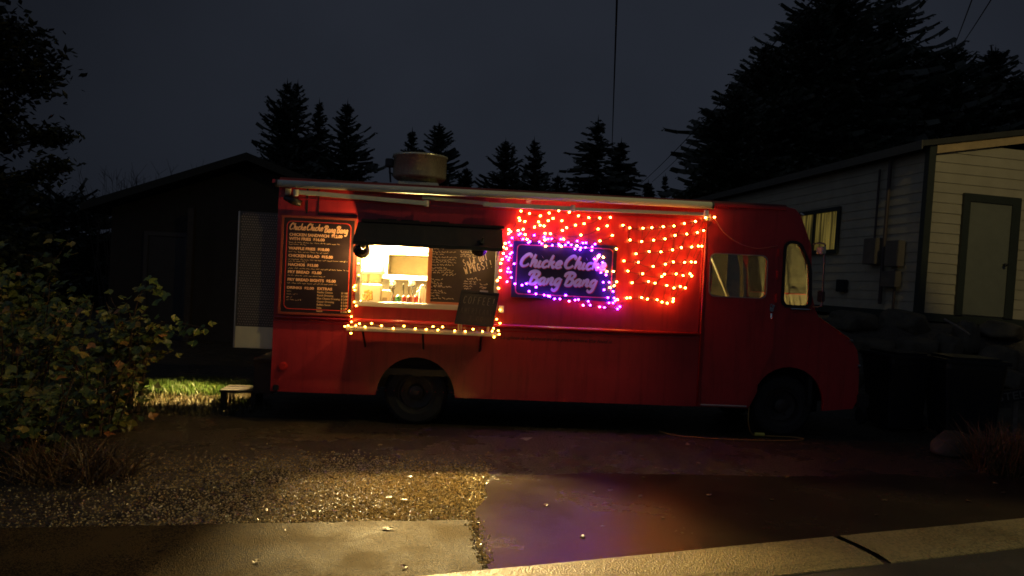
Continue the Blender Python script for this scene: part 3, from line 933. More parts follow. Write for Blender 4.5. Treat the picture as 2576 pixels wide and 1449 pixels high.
lines = [(2.190, 'CHICKEN SANDWICH  $12.00', .61, .046), (2.142, 'WITH FRIES  $16.00', .41, .046), (2.030, 'WAFFLE FRIES  $10.00', .47, .044), (1.945, 'CHICKEN SALAD  $15.00', .51, .044),
         (1.840, 'NACHOS  $13.00', .345, .044), (1.755, 'FRY BREAD  $3.00', .385, .044), (1.665, 'FRY BREAD BIGHTS  $5.00', .555, .044)]
for z, s, w, h in lines:
    text(bm, s, -2.632, z, h, yy, bold=0.0016, width=w)
text(bm, 'DRINKS  $2.00', -2.635, 1.572, .040, yy, bold=0.0014, width=.31)
text(bm, 'EXTRAS', -2.285, 1.572, .042, yy, bold=0.0016, width=.17)
ob('lettering', bm, cream, menu)
bm = bmesh.new()
for i, (z, x1) in enumerate(((2.108, -2.05), (2.085, -2.43), (1.998, -2.17), (1.910, -1.95), (1.887, -2.42), (1.806, -1.93), (1.722, -2.20), (1.632, -2.06))):
    scribble(bm, -2.632, x1, z, .016, yy, i)
for i, x1 in enumerate((-2.57, -2.51, -2.57, -2.47)):
    scribble(bm, -2.635, x1, 1.537 - i * .034, .018, yy, i + 20)
for i, (s, p) in enumerate((('Nacho Cheese', '$ 1.00'), ('Ranch Dressing', '$ 2.00'), ('Blue Cheese Dressing', '$ 2.00'), ('Caesar Dressing', '$ 2.00'), ('Buffalo Sauce', '$ 2.00'), ('Salsa', '$ 1.00'), ('Sauce', '$ 2.00'))):
    z = 1.535 - i * .0365
    text(bm, s, -2.285, z, .030, yy, bold=.0005)
    text(bm, p, -2.005, z, .030, yy, bold=.0008)
ob('small_print', bm, M('dull cream print', (0.55, 0.38, 0.24), 0.6), menu)

# name sign
bm = plate([(-0.01, 1.59), (1.24, 1.59), (1.24, 2.262), (-0.01, 2.262)], [], -0.032, -0.003, 0.004)
sign = part('name_sign', bm, board_p)
bm = plate(rrect(0.035, 1.195, 1.628, 2.225, 0.05), [rrect(0.045, 1.185, 1.638, 2.215, 0.044)], -0.038, -0.033)
ob('red_line', bm, M('pink sign line', (0.75, 0.10, 0.12), 0.4), sign)
for s, px, py, px1, cap in (('Chicke Chicke', 322, 805, 1385, .155), ('Bang Bang', 425, 1020, 1270, .155)):
    sx, sz = T((1950 + px / 3.22) / 1.5652, (800 + py / 3.22) / 1.5652)
    ex, ez = T((1950 + px1 / 3.22) / 1.5652, (800 + py / 3.22) / 1.5652)
    z = 1.962 if s[0] == 'C' else 1.757
    bm = bmesh.new()
    script(bm, s, sx - 0.02, z, cap, ex - sx + .02, -0.044, pen=0.106)
    ob('lettering', bm, cream2, sign)
    bm = bmesh.new()
    script(bm, s, sx - 0.02, z, cap, ex - sx + .02, -0.037, pen=0.112, dx=0.008, dz=-0.008)
    ob('letter_shadow', bm, redline, sign, smooth=True)
# slogan under the rail
bm = bmesh.new()
text(bm, 'Laughter is brightest in the place where the food is', -0.115, 1.085, .062, -0.0025, shear=0.35, width=1.35, thick=.002)
part('slogan', bm, black)

# serving window: frame, sill, mullion, chalk panel
bm = bmesh.new()
box(bm, -1.845, -1.795, -0.03, 0.05, 1.43, 2.33, .004); box(bm, -0.212, -0.165, -0.03, 0.05, 1.43, 2.33, .004)
box(bm, -1.795, -0.212, -0.03, 0.05, 2.28, 2.33, .004)
sw = part('serving_window', bm, frame_al)
bm = bmesh.new()
box(bm, -1.83, -0.18, -0.06, 0.06, 1.405, 1.455, .006); box(bm, -1.79, -.21, -.02, .05, 1.4555, 1.466)
ob('sill', bm, M('brushed sill', (0.50, 0.45, 0.38), 0.45, 0.3, var=.05), sw)
bm = bmesh.new()
box(bm, -1.012, -0.965, -0.012, 0.03, 1.467, 2.279, .004); box(bm, -0.965, -0.213, -0.010, 0.028, 1.467, 1.492)
ob('mullion', bm, M('red brown mullion', (0.50, 0.16, 0.07), 0.4), sw)
bm = bmesh.new()
box(bm, -0.964, -0.213, 0.002, 0.014, 1.4925, 2.279)
ob('chalk_panel', bm, chalkb, sw)
bm = bmesh.new()
yc = -0.001
def zb(px, py):   # zoom crop (1680,960) scale 3.916 -> truck
    return T((1680 + px / 3.916) / 1.5652, (960 + py / 3.916) / 1.5652)
for i, (xa, xb, y0) in enumerate(((110, 270, 72), (80, 450, 122), (80, 265, 155), (80, 465, 203), (78, 450, 242), (75, 455, 278), (75, 415, 320), (75, 310, 372), (70, 415, 405), (95, 405, 440), (240, 450, 480),
                                  (70, 245, 543), (65, 135, 580), (60, 245, 605), (55, 375, 660), (100, 240, 642), (55, 255, 720), (55, 300, 752), (45, 190, 795), (45, 415, 838),
                                  (520, 690, 128), (520, 760, 165), (520, 770, 190), (620, 830, 540), (575, 760, 577), (570, 760, 610), (570, 720, 650), (580, 680, 688), (820, 940, 622), (815, 935, 665), (850, 910, 690))):
    (x0, za), (x1, z1_) = zb(xa, y0 + 12), zb(xb, y0 + 12)
    scribble(bm, x0, x1, za, .034 if i in (0, 10, 20, 23) else .024, yc, i, slope=0.03 if i < 20 else 0, r=.0026)
for s, px, py, h, wc in (('Sold OUT', 580, 345, .078, .038), ('OF', 668, 385, .058, .038), ('WINGS!!', 600, 470, .085, .052)):
    x0, za = zb(px, py)
    chalk_write(bm, s, x0, za, h, wc, yc, .0042, rot=R(18))
ob('chalk_writing', bm, chalk, sw)
# counter shelf
bm = bmesh.new()
box(bm, -1.885, -0.165, -0.37, -0.0405, 1.135, 1.168, .004)
shelf = part('counter_shelf', bm, M('pale steel shelf', (0.62, 0.58, 0.50), 0.35, 0.6, var=0.06))
bm = bmesh.new()
for x in (-1.7, -1.02, -0.35):
    tube(bm, [(x, -.33, 1.13), (x, -.01, 0.93)], .012)
islands('bracket', bm, black, shelf)
bm = bmesh.new()
x0, z0_ = T(1963 / 1.5652, 1231 / 1.5652); x1, z1_ = T(1984 / 1.5652, 1204 / 1.5652)
box(bm, x0, x1, -0.035, -0.001, z0_, z1_, .004)
part('power_outlet', bm, M('white outlet box', (0.7, 0.66, 0.62), 0.5))

# kitchen inside
bm = bmesh.new()
X0, X1 = -2.72, 2.05
for q in ([(X0, 1.98, .72), (X1, 1.98, .72), (X1, 1.98, 2.62), (X0, 1.98, 2.62)], [(X0, .06, .72), (X0, 1.20, .72), (X0, 1.20, 2.62), (X0, .06, 2.62)], [(X0, 1.75, .72), (X0, 1.98, .72), (X0, 1.98, 2.62), (X0, 1.75, 2.62)], [(X0, 1.20, 1.75), (X0, 1.75, 1.75), (X0, 1.75, 2.62), (X0, 1.20, 2.62)],
          [(X0, .06, 2.62), (X1, .06, 2.62), (X1, 1.98, 2.62), (X0, 1.98, 2.62)], [(X0, .06, .72), (X1, .06, .72), (X1, 1.98, .72), (X0, 1.98, .72)],
          [(X1, .06, .72), (X1, .45, .72), (X1, .45, 2.62), (X1, .06, 2.62)], [(X1, 1.5, .72), (X1, 1.98, .72), (X1, 1.98, 2.62), (X1, 1.5, 2.62)]):
    bm.faces.new([bm.verts.new(p) for p in q])
for q in ([(X0, .06, .72), (X1, .06, .72), (X1, .06, 1.40), (X0, .06, 1.40)], [(X0, .06, 2.34), (X1, .06, 2.34), (X1, .06, 2.62), (X0, .06, 2.62)],
          [(X0, .06, 1.40), (-1.86, .06, 1.40), (-1.86, .06, 2.34), (X0, .06, 2.34)], [(-.15, .06, 1.40), (X1, .06, 1.40), (X1, .06, 2.34), (-.15, .06, 2.34)]):
    bm.faces.new([bm.verts.new(p) for p in q])
kit = part('kitchen_lining', bm, white_in)
bm = bmesh.new()
box(bm, -1.66, -0.2, 1.50, 1.97, 2.06, 2.30, .01); box(bm, -1.15, -.2, 1.47, 1.499, 2.11, 2.17, .004)
part('range_hood', bm, M('pale hood', (0.78, 0.73, 0.60), 0.4, var=.05))
bm = bmesh.new()
box(bm, -1.72, -0.2, 1.50, 1.97, 1.725, 1.79, .004); box(bm, -1.65, -1.62, 1.5, 1.97, 1.791, 2.059)
part('pass_shelf', bm, M('bright steel shelf', (0.75, 0.70, 0.58), 0.3, 0.3))
bm = bmesh.new()
box(bm, -2.7, -0.2, 0.09, 0.62, 1.39, 1.448, .006)
part('prep_counter', bm, steel)
bm = bmesh.new()
box(bm, -2.60, -1.72, 1.92, 1.975, 1.94, 2.5)
part('olive_wall_panel', bm, M('olive wall panel', (0.17, 0.135, 0.055), 0.5, var=.25, vscale=5))
bm = bmesh.new()
box(bm, -1.61, -0.2, 1.93, 1.976, 1.80, 2.055)
part('tan_back_panel', bm, M('tan back panel', (0.78, 0.70, 0.48), 0.5, var=0.15, vscale=4))
bm = bmesh.new()
box(bm, -1.62, -0.2, 1.90, 1.972, 1.36, 1.72)
for i in range(6): box(bm, -1.55 + i * .24, -1.43 + i * .24, 1.894, 1.899, 1.56, 1.59)
part('oven_front', bm, M('grey oven front', (0.22, 0.20, 0.15), 0.4, 0.3))
bm = bmesh.new()
box(bm, -2.25, -1.68, 1.35, 1.9, 1.80, 1.93, .01)
part('white_cabinet', bm, white_in)
bm = bmesh.new()
box(bm, -2.02, -1.62, 1.30, 1.42, 2.375, 2.425)
part('ceiling_light', bm, EM('warm tube light', (1.0, 0.70, 0.27), 13500))
# cab fittings seen through the door and quarter windows
bm = bmesh.new()
x0, z0_ = T(1878, 640, -0.6); x1, z1_ = T(1914, 742, -0.6)
tube(bm, [(2.57, .75, 2.40), (2.95, .75, 1.62)], .022, seg=8)
part('grab_pole', bm, M('cream pole', (0.55, 0.50, 0.36), 0.4), smooth=True)
bm = bmesh.new()
box(bm, 2.82, 3.12, .62, 1.1, 1.28, 1.70, .03); box(bm, 2.78, 3.25, .6, 1.15, 1.16, 1.28, .03)
part('driver_seat', bm, M('cream seat', (0.60, 0.50, 0.28), 0.6))
bm = bmesh.new()
box(bm, 3.45, 3.74, .06, 2.04, 1.45, 1.58, .02)
dash = part('dashboard', bm, M('olive dashboard', (0.25, 0.24, 0.15), 0.5))
bm = bmesh.new()
ring = [(0.19 * math.cos(2 * math.pi * k / 24), 0.19 * math.sin(2 * math.pi * k / 24), 0) for k in range(25)]
mm = Matrix.Translation((3.42, .55, 1.73)) @ Matrix.Rotation(R(68), 4, 'Y')
tube(bm, [mm @ Vector(p) for p in ring], .013)
tube(bm, [mm @ Vector((-.19, 0, 0)), mm @ Vector((.19, 0, 0))], .011); tube(bm, [mm @ Vector((0, 0, 0)), (3.6, .55, 1.55)], .02)
part('steering_wheel', bm, black)

# ------------------------------------------------------------------ light strings
bulb_meshes = {}
def bulb_mesh(key, mat, r, sub=1):
    bm = bmesh.new()
    bmesh.ops.create_icosphere(bm, subdivisions=sub, radius=r)
    for v in bm.verts:
        v.co.x *= 1.15
        v.co.z *= 0.9
    me = bpy.data.meshes.new(key)
    bm.to_mesh(me); bm.free()
    for p in me.polygons: p.use_smooth = True
    me.materials.append(mat)
    return me
warm_b = EM('warm bulb glow', (1.0, 0.27, 0.04), 72)
amber_b = EM('amber bulb glow', (1.0, 0.40, 0.04), 34)
violet_b = EM('violet bulb glow', (0.24, 0.02, 1.0), 78)
pink_b = EM('pink bulb glow', (1.0, 0.06, 0.25), 45)
BR = 0.0126
B_warm = bulb_mesh('bulb', warm_b, BR); B_amber = bulb_mesh('bulb', amber_b, BR * .92)
B_violet = bulb_mesh('bulb', violet_b, BR * .95); B_pink = bulb_mesh('bulb', pink_b, BR)
def z6(p): return ((1950 + p[0] / 3.22) / 1.5652, (800 + p[1] / 3.22) / 1.5652)
def z7(p): return ((2400 + p[0] / 3.082) / 1.5652, (780 + p[1] / 3.082) / 1.5652)
def z5(p): return ((1350 + p[0] / 3.534) / 1.5652, (930 + p[1] / 3.534) / 1.5652)
def string(name, label, cat, pts, conv, offf, mesh, chains, origin, group='string lights on the truck', alt=None):
    t = on_truck(name, origin, label, cat, group)
    pos = []
    for i, p in enumerate(pts):
        px = conv(p)
        off = offf(i, p)
        x, z = T(px[0], px[1], off)
        pos.append(Vector((x, -off, z)))
        me = alt[1] if (alt and i in alt[0]) else mesh
        b = bpy.data.objects.new('bulb', me)
        b.parent = t
        b.location = pos[-1] - Vector(origin)
        b.rotation_euler = (random.uniform(-.5, .5), random.uniform(-.6, .6), random.uniform(-.5, .5))
        COL.objects.link(b)
    bm = bmesh.new()
    rd = random.Random(len(pts))
    for ch in chains:
        P = []
        for a, b in zip(ch[:-1], ch[1:]):
            pa = pos[a] if isinstance(a, int) else Vector(a)
            pb = pos[b] if isinstance(b, int) else Vector(b)
            sag = min(.05, (pb - pa).length * .12) * rd.uniform(.3, 1.2)
            for k in range(5):
                f = k / 5
                q = pa.lerp(pb, f)
                q.z -= sag * 4 * f * (1 - f)
                q.y += 0.016
                P.append(q)
        e = ch[-1]
        q = (pos[e] if isinstance(e, int) else Vector(e)).copy(); q.y += .016
        P.append(q)
        tube(bm, P, 0.0028, seg=5)
    ob('wire', bm, wire_m, t, shift=origin)
    return t
def nn_chain(pts):
    """order points into one walk by nearest neighbour"""
    left = list(range(len(pts)))
    cur = min(left, key=lambda i: pts[i][0] + pts[i][1])
    out = [cur]; left.remove(cur)
    while left:
        c = pts[out[-1]]
        n_ = min(left, key=lambda i: (pts[i][0] - c[0]) ** 2 + 1.6 * (pts[i][1] - c[1]) ** 2)
        out.append(n_); left.remove(n_)
    return out
rows7 = [[(163, 330), (245, 362), (407, 365), (513, 358), (652, 347), (782, 338), (908, 308), (1042, 282), (1165, 238), (1273, 232)],
         [(250, 508), (390, 527), (535, 510), (673, 495), (795, 453), (937, 435), (1065, 418), (1142, 393)],
         [(322, 675), (480, 648), (623, 652), (765, 628), (872, 600), (997, 593), (1078, 582), (1120, 583)],
         [(175, 762), (350, 778), (530, 828), (678, 802), (775, 775), (911, 780), (992, 775), (1042, 778)],
         [(222, 885), (402, 918), (635, 952), (667, 923), (810, 920), (893, 940), (978, 918), (998, 945)],
         [(275, 1027), (473, 1012), (552, 1032), (695, 1060), (782, 1090), (858, 1073), (920, 1090)],
         [(210, 1212), (250, 1210), (390, 1207), (460, 1225), (578, 1233), (638, 1262), (700, 1275), (770, 1255), (775, 1222)]]
flat7 = [p for r in rows7 for p in r]
ch7 = []
i0 = 0
idx = []
for r in rows7:
    idx.append(list(range(i0, i0 + len(r)))); i0 += len(r)
ch7 += idx
for a, b in zip(idx[:-1], idx[1:]):
    for i in a[1::1]:
        j = min(b, key=lambda k: abs(flat7[k][0] - flat7[i][0] + 70))
        ch7.append([i, j])
rd7 = random.Random(5)
o7 = [rd7.uniform(.055, .085) for _ in flat7]
string('net_light', 'sagging net of orange-white bulbs on the red side between sign and cab door', 'string lights', flat7, z7, lambda i, p: o7[i] - (.02 if p[0] < 300 else 0), B_warm, ch7, (1.8, -.05, 1.62))
up6 = [(325, 100), (435, 130), (573, 160), (685, 125), (805, 95), (940, 115), (1055, 160), (1187, 183), (1325, 187), (1460, 180), (1420, 287), (1305, 327), (1485, 408),
       (302, 188), (312, 220), (376, 232), (550, 237), (570, 280), (620, 288), (672, 222), (732, 193), (845, 222), (1018, 278), (1127, 260), (905, 310), (852, 345), (498, 302),
       (355, 330), (290, 345), (172, 335), (195, 360), (168, 385), (632, 382), (700, 387), (1087, 403), (1327, 478), (380, 398), (403, 455), (868, 455), (630, 465), (640, 545), (837, 545),
       (1035, 540), (1537, 580), (1310, 675), (1370, 685), (1497, 865), (1415, 868), (1540, 997), (1508, 1047), (1455, 1070), (1550, 1222),
       (103, 557), (140, 577), (103, 637), (87, 712), (70, 762), (68, 855), (60, 943), (28, 980), (42, 1078), (125, 510)]
chU = [[29, 30, 28, 27, 26, 17, 18, 20, 3], [30, 13, 0, 1, 2, 3, 4, 5, 6, 7, 8, 9], [14, 15, 16, 19, 20], [36, 32, 25, 24, 22, 23, 8], [37, 39, 33, 34, 11, 10, 9], [38, 34, 35, 12], [31, 61, 52, 53, 54, 55, 56, 57, 58, 59, 60], [35, 43, 46, 48, 49, 51]]
rdu = random.Random(9)
oU = [rdu.uniform(.03, .05) + (.03 if 43 <= i <= 51 or i in (40, 41, 42) else 0) for i in range(len(up6))]
string('net_light', 'tangled net of warm white bulbs above and left of the black name sign', 'string lights', up6, z6, lambda i, p: oU[i], B_warm, chU, (0.5, -.05, 2.25))
vio = [(215, 440), (175, 497), (200, 535), (210, 625), (190, 645), (143, 677), (180, 690), (168, 720), (240, 768), (165, 828), (155, 870), (193, 875), (205, 943), (150, 995), (300, 400), (320, 385), (352, 455),
       (495, 408), (440, 485), (420, 500), (560, 490), (590, 513), (622, 430), (672, 455), (715, 452), (830, 458), (805, 520), (810, 535), (890, 530), (725, 535), (925, 500), (965, 528), (1040, 480), (1010, 580),
       (1085, 565), (1078, 590), (1110, 505), (1150, 503), (1145, 562), (1265, 520), (1230, 555), (1225, 598), (1257, 707), (1320, 655), (1360, 750), (1305, 815), (1340, 880), (1405, 910), (1370, 1003), (1445, 1005),
       (1380, 1098), (1495, 1120), (1428, 1198), (1507, 1203), (1520, 1240), (1443, 1265), (1493, 1265), (1580, 1312), (1550, 1340), (1385, 1322), (1323, 1315), (1205, 1293), (1115, 1295), (1180, 1245), (1055, 1222),
       (1013, 1228), (937, 1243), (893, 1168), (820, 1215), (752, 1213), (690, 1182), (670, 1175), (622, 1165), (515, 1150), (430, 1118), (518, 1065), (397, 1020), (340, 1040), (250, 1022)]
rdv = random.Random(4)
oV = [rdv.uniform(.055, .08) for _ in vio]
string('string_light', 'violet bulbs strung round the edges of the black name sign', 'string lights', vio, z6, lambda i, p: oV[i], B_violet, [list(range(0, 14)), list(range(14, 58)), list(range(58, 79))], (0.6, -.06, 1.60), alt=({60, 62, 66, 13}, B_pink))
win = [(345, 138), (215, 380), (290, 470), (220, 540), (170, 685), (152, 710), (163, 750), (160, 915), (185, 968), (90, 1043), (118, 1118), (120, 1192), (30, 1255), (75, 1245), (180, 1245), (112, 1350), (230, 1218), (310, 1262),
       (400, 1213), (537, 1247), (702, 1283), (850, 1252), (1008, 1287), (1160, 1297), (1255, 1258), (1322, 1305), (1388, 1262), (1555, 1318), (1702, 1325), (1812, 1295), (1943, 1325), (2078, 1322), (2163, 1315), (2097, 1282),
       (2187, 1210), (2140, 1155), (2188, 1025), (2175, 1365), (2105, 1405)]
def oW(i, p):
    if i < 12: return .06
    if i in (34, 35, 36): return .06
    return .385
string('string_light', 'string of amber bulbs beside the serving window and along the counter shelf', 'string lights', win, z5, oW, B_amber, [list(range(0, 14)), list(range(13, 37)), [15, 13], [32, 37, 38]], (-1.0, -.38, 1.17))

# ------------------------------------------------------------------ clamp lamps under the window awning
def clamp_lamp(origin, axis, label, power, r=0.115, depth=.13):
    t = on_truck('clamp_lamp', origin, label, 'clamp lamp', 'clamp lamps under the window awning')
    q = Vector(axis).normalized().to_track_quat('Z', 'Y').to_matrix().to_4x4()
    bm = bmesh.new()
    lathez(bm, [(.03, -depth), (.05, -depth + .005), (.085, -.06), (r, 0), (r + .004, .004), (r - .004, .002), (.08, -.058), (.045, -depth + .012), (.03, -depth + .01)], 0, 0, 28)
    bmesh.ops.transform(bm, matrix=q, verts=bm.verts)
    ob('reflector', bm, M('dark lamp shell', (0.02, 0.018, 0.02), 0.25, 0.5), t, smooth=True)
    bm = bmesh.new()
    cyl(bm, q @ Vector((0, 0, -depth - .08)), q @ Vector((0, 0, -depth)), .026, .03, 14)
    ob('socket', bm, black, t)
    bm = bmesh.new()
    bmesh.ops.create_icosphere(bm, subdivisions=2, radius=.030, matrix=Matrix.Translation(q @ Vector((0, 0, .012))))
    bu = ob('lamp_bulb', bm, EM('clamp lamp bulb', (1.0, 0.60, 0.18), power), t, smooth=True)
    bm = bmesh.new()
    tube(bm, spline([q @ Vector((0, 0, -depth - .08)), q @ Vector((0, .02, -depth - .13)), (0.02, .10, .10), (.02, .16, .17)], 6), .006)
    ob('arm', bm, black, t)
    return t
lx, lz_ = T((1350 + 265 / 3.534) / 1.5652, (930 + 195 / 3.534) / 1.5652, .27)
clamp_lamp((lx, -.27, lz_), (-.22, .90, -.38), 'dark clamp lamp with glowing rim at the left end of the serving window', 1100, r=.095, depth=.11)
lx2, lz2 = T((1350 + 1890 / 3.534) / 1.5652, (930 + 175 / 3.534) / 1.5652, .30)
clamp_lamp((lx2, -.30, lz2), (-.15, .85, -.40), 'dark round clamp lamp hanging in front of the chalk panel', 170, r=.095, depth=.11)

# ------------------------------------------------------------------ coffee chalkboard on the shelf
cx, cz = -0.42, 1.168
o = (cx, -.24, cz)
cb = on_truck('chalkboard_sign', o, 'small black easel chalkboard reading COFFEE leaning on the counter shelf', 'chalkboard')
ml = T(1789 / 1.5652, 1274 / 1.5652, .26); mr = T(1940 / 1.5652, 1288 / 1.5652, .26); tl = T(1817 / 1.5652, 1141 / 1.5652, .18); tr = T(1967 / 1.5652, 1152 / 1.5652, .18)
fx = Vector((mr[0] - ml[0], 0, mr[1] - ml[1])); fz = Vector((tl[0] - ml[0], .10, tl[1] - ml[1]))
wl, hl = fx.length, fz.length
fx.normalize(); fz.normalize()
fy = fz.cross(fx).normalized(); 
FR = Matrix(((fx.x, fy.x, fz.x, ml[0]), (fx.y, fy.y, fz.y, -.26), (fx.z, fy.z, fz.z, ml[1]), (0, 0, 0, 1)))
bm = bmesh.new()
box(bm, .012, wl - .012, .004, .016, .012, hl - .012, mat=FR)
ob('panel', bm, M('coffee chalkboard', (0.022, 0.015, 0.016), 0.6, var=0.3), cb, shift=o)
bm = bmesh.new()
for a in ((0, .022, 0, hl), (wl - .022, wl, 0, hl), (.022, wl - .022, 0, .022), (.022, wl - .022, hl - .022, hl)): box(bm, a[0], a[1], -.006, .02, a[2], a[3], .003, mat=FR)
ob('frame', bm, black, cb, shift=o)
bm = bmesh.new()
chalk_write(bm, 'COFFEE!', .05, hl * .62, .085, .056, .002, .0032, frame=FR)
ob('chalk_writing', bm, M('grey chalk', (0.17, 0.14, 0.12), 0.9), cb, shift=o)
bm = bmesh.new()
chalk_write(bm, 'AMERICANO', .04, hl * .33, .065, .043, .002, .0024, frame=FR)
chalk_write(bm, '2.00', .15, hl * .12, .06, .045, .002, .0024, frame=FR)
ob('faint_chalk_writing', bm, chalk_d, cb, shift=o)
bm = bmesh.new()
tube(bm, [FR @ Vector((.06, .02, hl * .7)), (ml[0] + .08, -.09, cz + .004)], .01); tube(bm, [FR @ Vector((wl - .06, .02, hl * .7)), (mr[0] - .06, -.09, cz + .004)], .01)
tube(bm, [FR @ Vector((.05, .008, .02)), (ml[0] + .05, -.26, cz + .003)], .01); tube(bm, [FR @ Vector((wl - .05, .008, .02)), (mr[0] - .05, -.26, cz + .003)], .01)
islands('easel_leg', bm, M('pale wood leg', (0.45, 0.30, 0.16), 0.6), cb, shift=o)
bm = bmesh.new()
box(bm, wl * .48, wl * .70, -.012, .022, hl - .004, hl + .016, .004, mat=FR)
ob('clip', bm, frame_al, cb, shift=o)

# ------------------------------------------------------------------ things on the counter inside
def za(px, py): return ((1400 + px / 5.572) / 1.5652, (960 + py / 5.572) / 1.5652)
def bottle(name, px0, px1, ptop, y, col, label, cat, cap=None, group='sauce bottles on the serving counter'):
    (x0, zt) = T(*za(px0, ptop), -y); (x1, _) = T(*za(px1, ptop), -y)
    xc, r = (x0 + x1) / 2, abs(x1 - x0) / 2
    zb_ = 1.45
    h = zt - zb_
    t = on_truck(name, (xc, y, zb_), label, cat, group)
    bm = bmesh.new()
    lathez(bm, [(.001, 0), (r * .95, 0), (r, .01), (r, h * .68), (r * .9, h * .78), (r * .5, h * .9), (r * .45, h * .9), (.001, h * .9)], 0, 0, 18)
    ob('bottle_body', bm, M(label[:14], col, 0.25, var=0.1), t, smooth=True)
    bm = bmesh.new()
    lathez(bm, [(r * .52, h * .88), (r * .52, h * .97), (r * .3, h), (.001, h)], 0, 0, 14)
    ob('bottle_cap', bm, M(label[:12] + ' cap', cap or col, 0.4), t, smooth=True)
bottle('sauce_bottle', 820, 868, 1120, .22, (0.20, 0.05, 0.03), 'dull brown-red sauce bottle left of the green bottle', 'bottle')
bottle('sauce_bottle', 872, 1008, 1115, .20, (0.01, 0.10, 0.035), 'dark green sauce tub in the serving window', 'bottle', (0.02, 0.22, 0.07))
bottle('sauce_bottle', 1030, 1118, 1125, .21, (0.34, 0.03, 0.02), 'bright red sauce bottle right of the green tub', 'bottle')
bottle('sauce_bottle', 1125, 1270, 1118, .24, (0.13, 0.04, 0.02), 'wide brown sauce jar in the serving window', 'bottle')
bottle('sauce_bottle', 1282, 1385, 1118, .20, (0.22, 0.02, 0.015), 'dark red sauce bottle beside the white jug', 'bottle')
(x0, zt) = T(*za(1400, 890), -.25); (x1, _) = T(*za(1545, 890), -.25)
t = on_truck('plastic_jug', ((x0 + x1) / 2, .25, 1.45), 'tall pale plastic jug with lid at the red window post', 'jug')
r = (x1 - x0) / 2
bm = bmesh.new()
lathez(bm, [(.001, 0), (r * .9, 0), (r, .02), (r, (zt - 1.45) * .75), (r * .8, (zt - 1.45) * .84), (r * .6, (zt - 1.45) * .86), (.001, (zt - 1.45) * .86)], 0, 0, 18)
ob('jug_body', bm, white_in, t, smooth=True)
bm = bmesh.new()
lathez(bm, [(r * .72, (zt - 1.45) * .86), (r * .72, (zt - 1.45) * .97), (.001, zt - 1.45)], 0, 0, 16)
ob('lid', bm, cream2, t)
bm = bmesh.new()
tube(bm, [(-r * .8, -.02, (zt - 1.45) * .7), (-r * 1.4, -.02, (zt - 1.45) * .62), (-r * 1.35, -.02, (zt - 1.45) * .3), (-r * .9, -.02, (zt - 1.45) * .25)], .012)
ob('handle', bm, white_in, t)
# carton of printed snack bags at the left
(x0, zt) = T(*za(150, 885), -.22); (x1, _) = T(*za(560, 885), -.22)
t = on_truck('food_carton', ((x0 + x1) / 2, .24, 1.45), 'large white carton with faded orange food print at the left of the serving window', 'carton')
wd_ = (x1 - x0) / 2
bm = bmesh.new()
box(bm, -wd_, wd_, -.05, .2, 0, zt - 1.45, .006)
ob('carton_body', bm, M('white carton', (0.78, 0.70, 0.55), 0.5, var=0.06), t)
bm = bmesh.new()
rdc = random.Random(2)
for k in range(26):
    a = rdc.uniform(-wd_ * .85, wd_ * .1); b = rdc.uniform(.02, (zt - 1.45) * .65)
    bmesh.ops.create_icosphere(bm, subdivisions=1, radius=1, matrix=Matrix.Translation((a, -.051, b)) @ Matrix.Diagonal((rdc.uniform(.012, .028), .0025, rdc.uniform(.010, .024), 1)))
ob('print', bm, M('orange print', (0.62, 0.40, 0.12), 0.5, var=0.4, vscale=40), t, smooth=True)
(x0, zt) = T(*za(575, 1015), -.3); (x1, _) = T(*za(760, 1015), -.3)
t = on_truck('napkin_box', ((x0 + x1) / 2, .3, 1.45), 'plain cream napkin box between carton and sauce bottles', 'box')
bm = bmesh.new(); wd_ = (x1 - x0) / 2
box(bm, -wd_, wd_, -.08, .12, 0, zt - 1.45, .008)
ob('box_body', bm, M('cream box', (0.72, 0.62, 0.42), 0.5, var=0.05), t)
bm = bmesh.new()
box(bm, -wd_ * .6, wd_ * .5, -.084, -.0805, .02, .06)
ob('dispensing_slot', bm, M('tan slot', (0.35, 0.25, 0.14), 0.5), t)
for k, (px, py, lb) in enumerate(((815, 880, 'left shiny steel ladle hanging above the sauce bottles'), (1240, 890, 'right shiny steel ladle hanging above the brown jar'))):
    xc, zc = T(*za(px, py), -.9)
    t = on_truck('ladle', (xc, .9, zc), lb, 'ladle', 'ladles hanging in the kitchen')
    bm = bmesh.new()
    bmesh.ops.create_uvsphere(bm, u_segments=14, v_segments=8, radius=.052)
    ob('bowl', bm, chrome, t, smooth=True)
    bm = bmesh.new()
    tube(bm, [(0, -.03, 0), (.02, -.05, -.1), (-.015, -.05, -.24)], .008)
    ob('handle', bm, black, t)
for k, (px, py, lb) in enumerate(((820, 985, 'leftmost black-handled utensil standing behind the brown-red bottle'), (1048, 955, 'black-handled utensil standing between the green tub and red bottle'), (1165, 985, 'thin dark utensil standing behind the brown jar'), (1370, 1035, 'short red-headed utensil beside the jug'))):
    xc, zc = T(*za(px, py), -.3)
    t = on_truck('kitchen_utensil', (xc, .33, 1.45), lb, 'utensil', 'utensils behind the bottles')
    bm = bmesh.new()
    tube(bm, [(0, 0, 0), (.006, 0, (zc - 1.45) * .6), (0, 0, (zc - 1.45) * .85)], .007)
    ob('handle', bm, black, t)
    bm = bmesh.new()
    bmesh.ops.create_uvsphere(bm, u_segments=10, v_segments=6, radius=1, matrix=Matrix.Translation((0, 0, zc - 1.45)) @ Matrix.Diagonal((.017, .008, .045, 1)))
    ob('head', bm, M('utensil head', (0.30, 0.05, 0.03) if k == 3 else (0.03, 0.028, 0.02), 0.4), t, smooth=True)
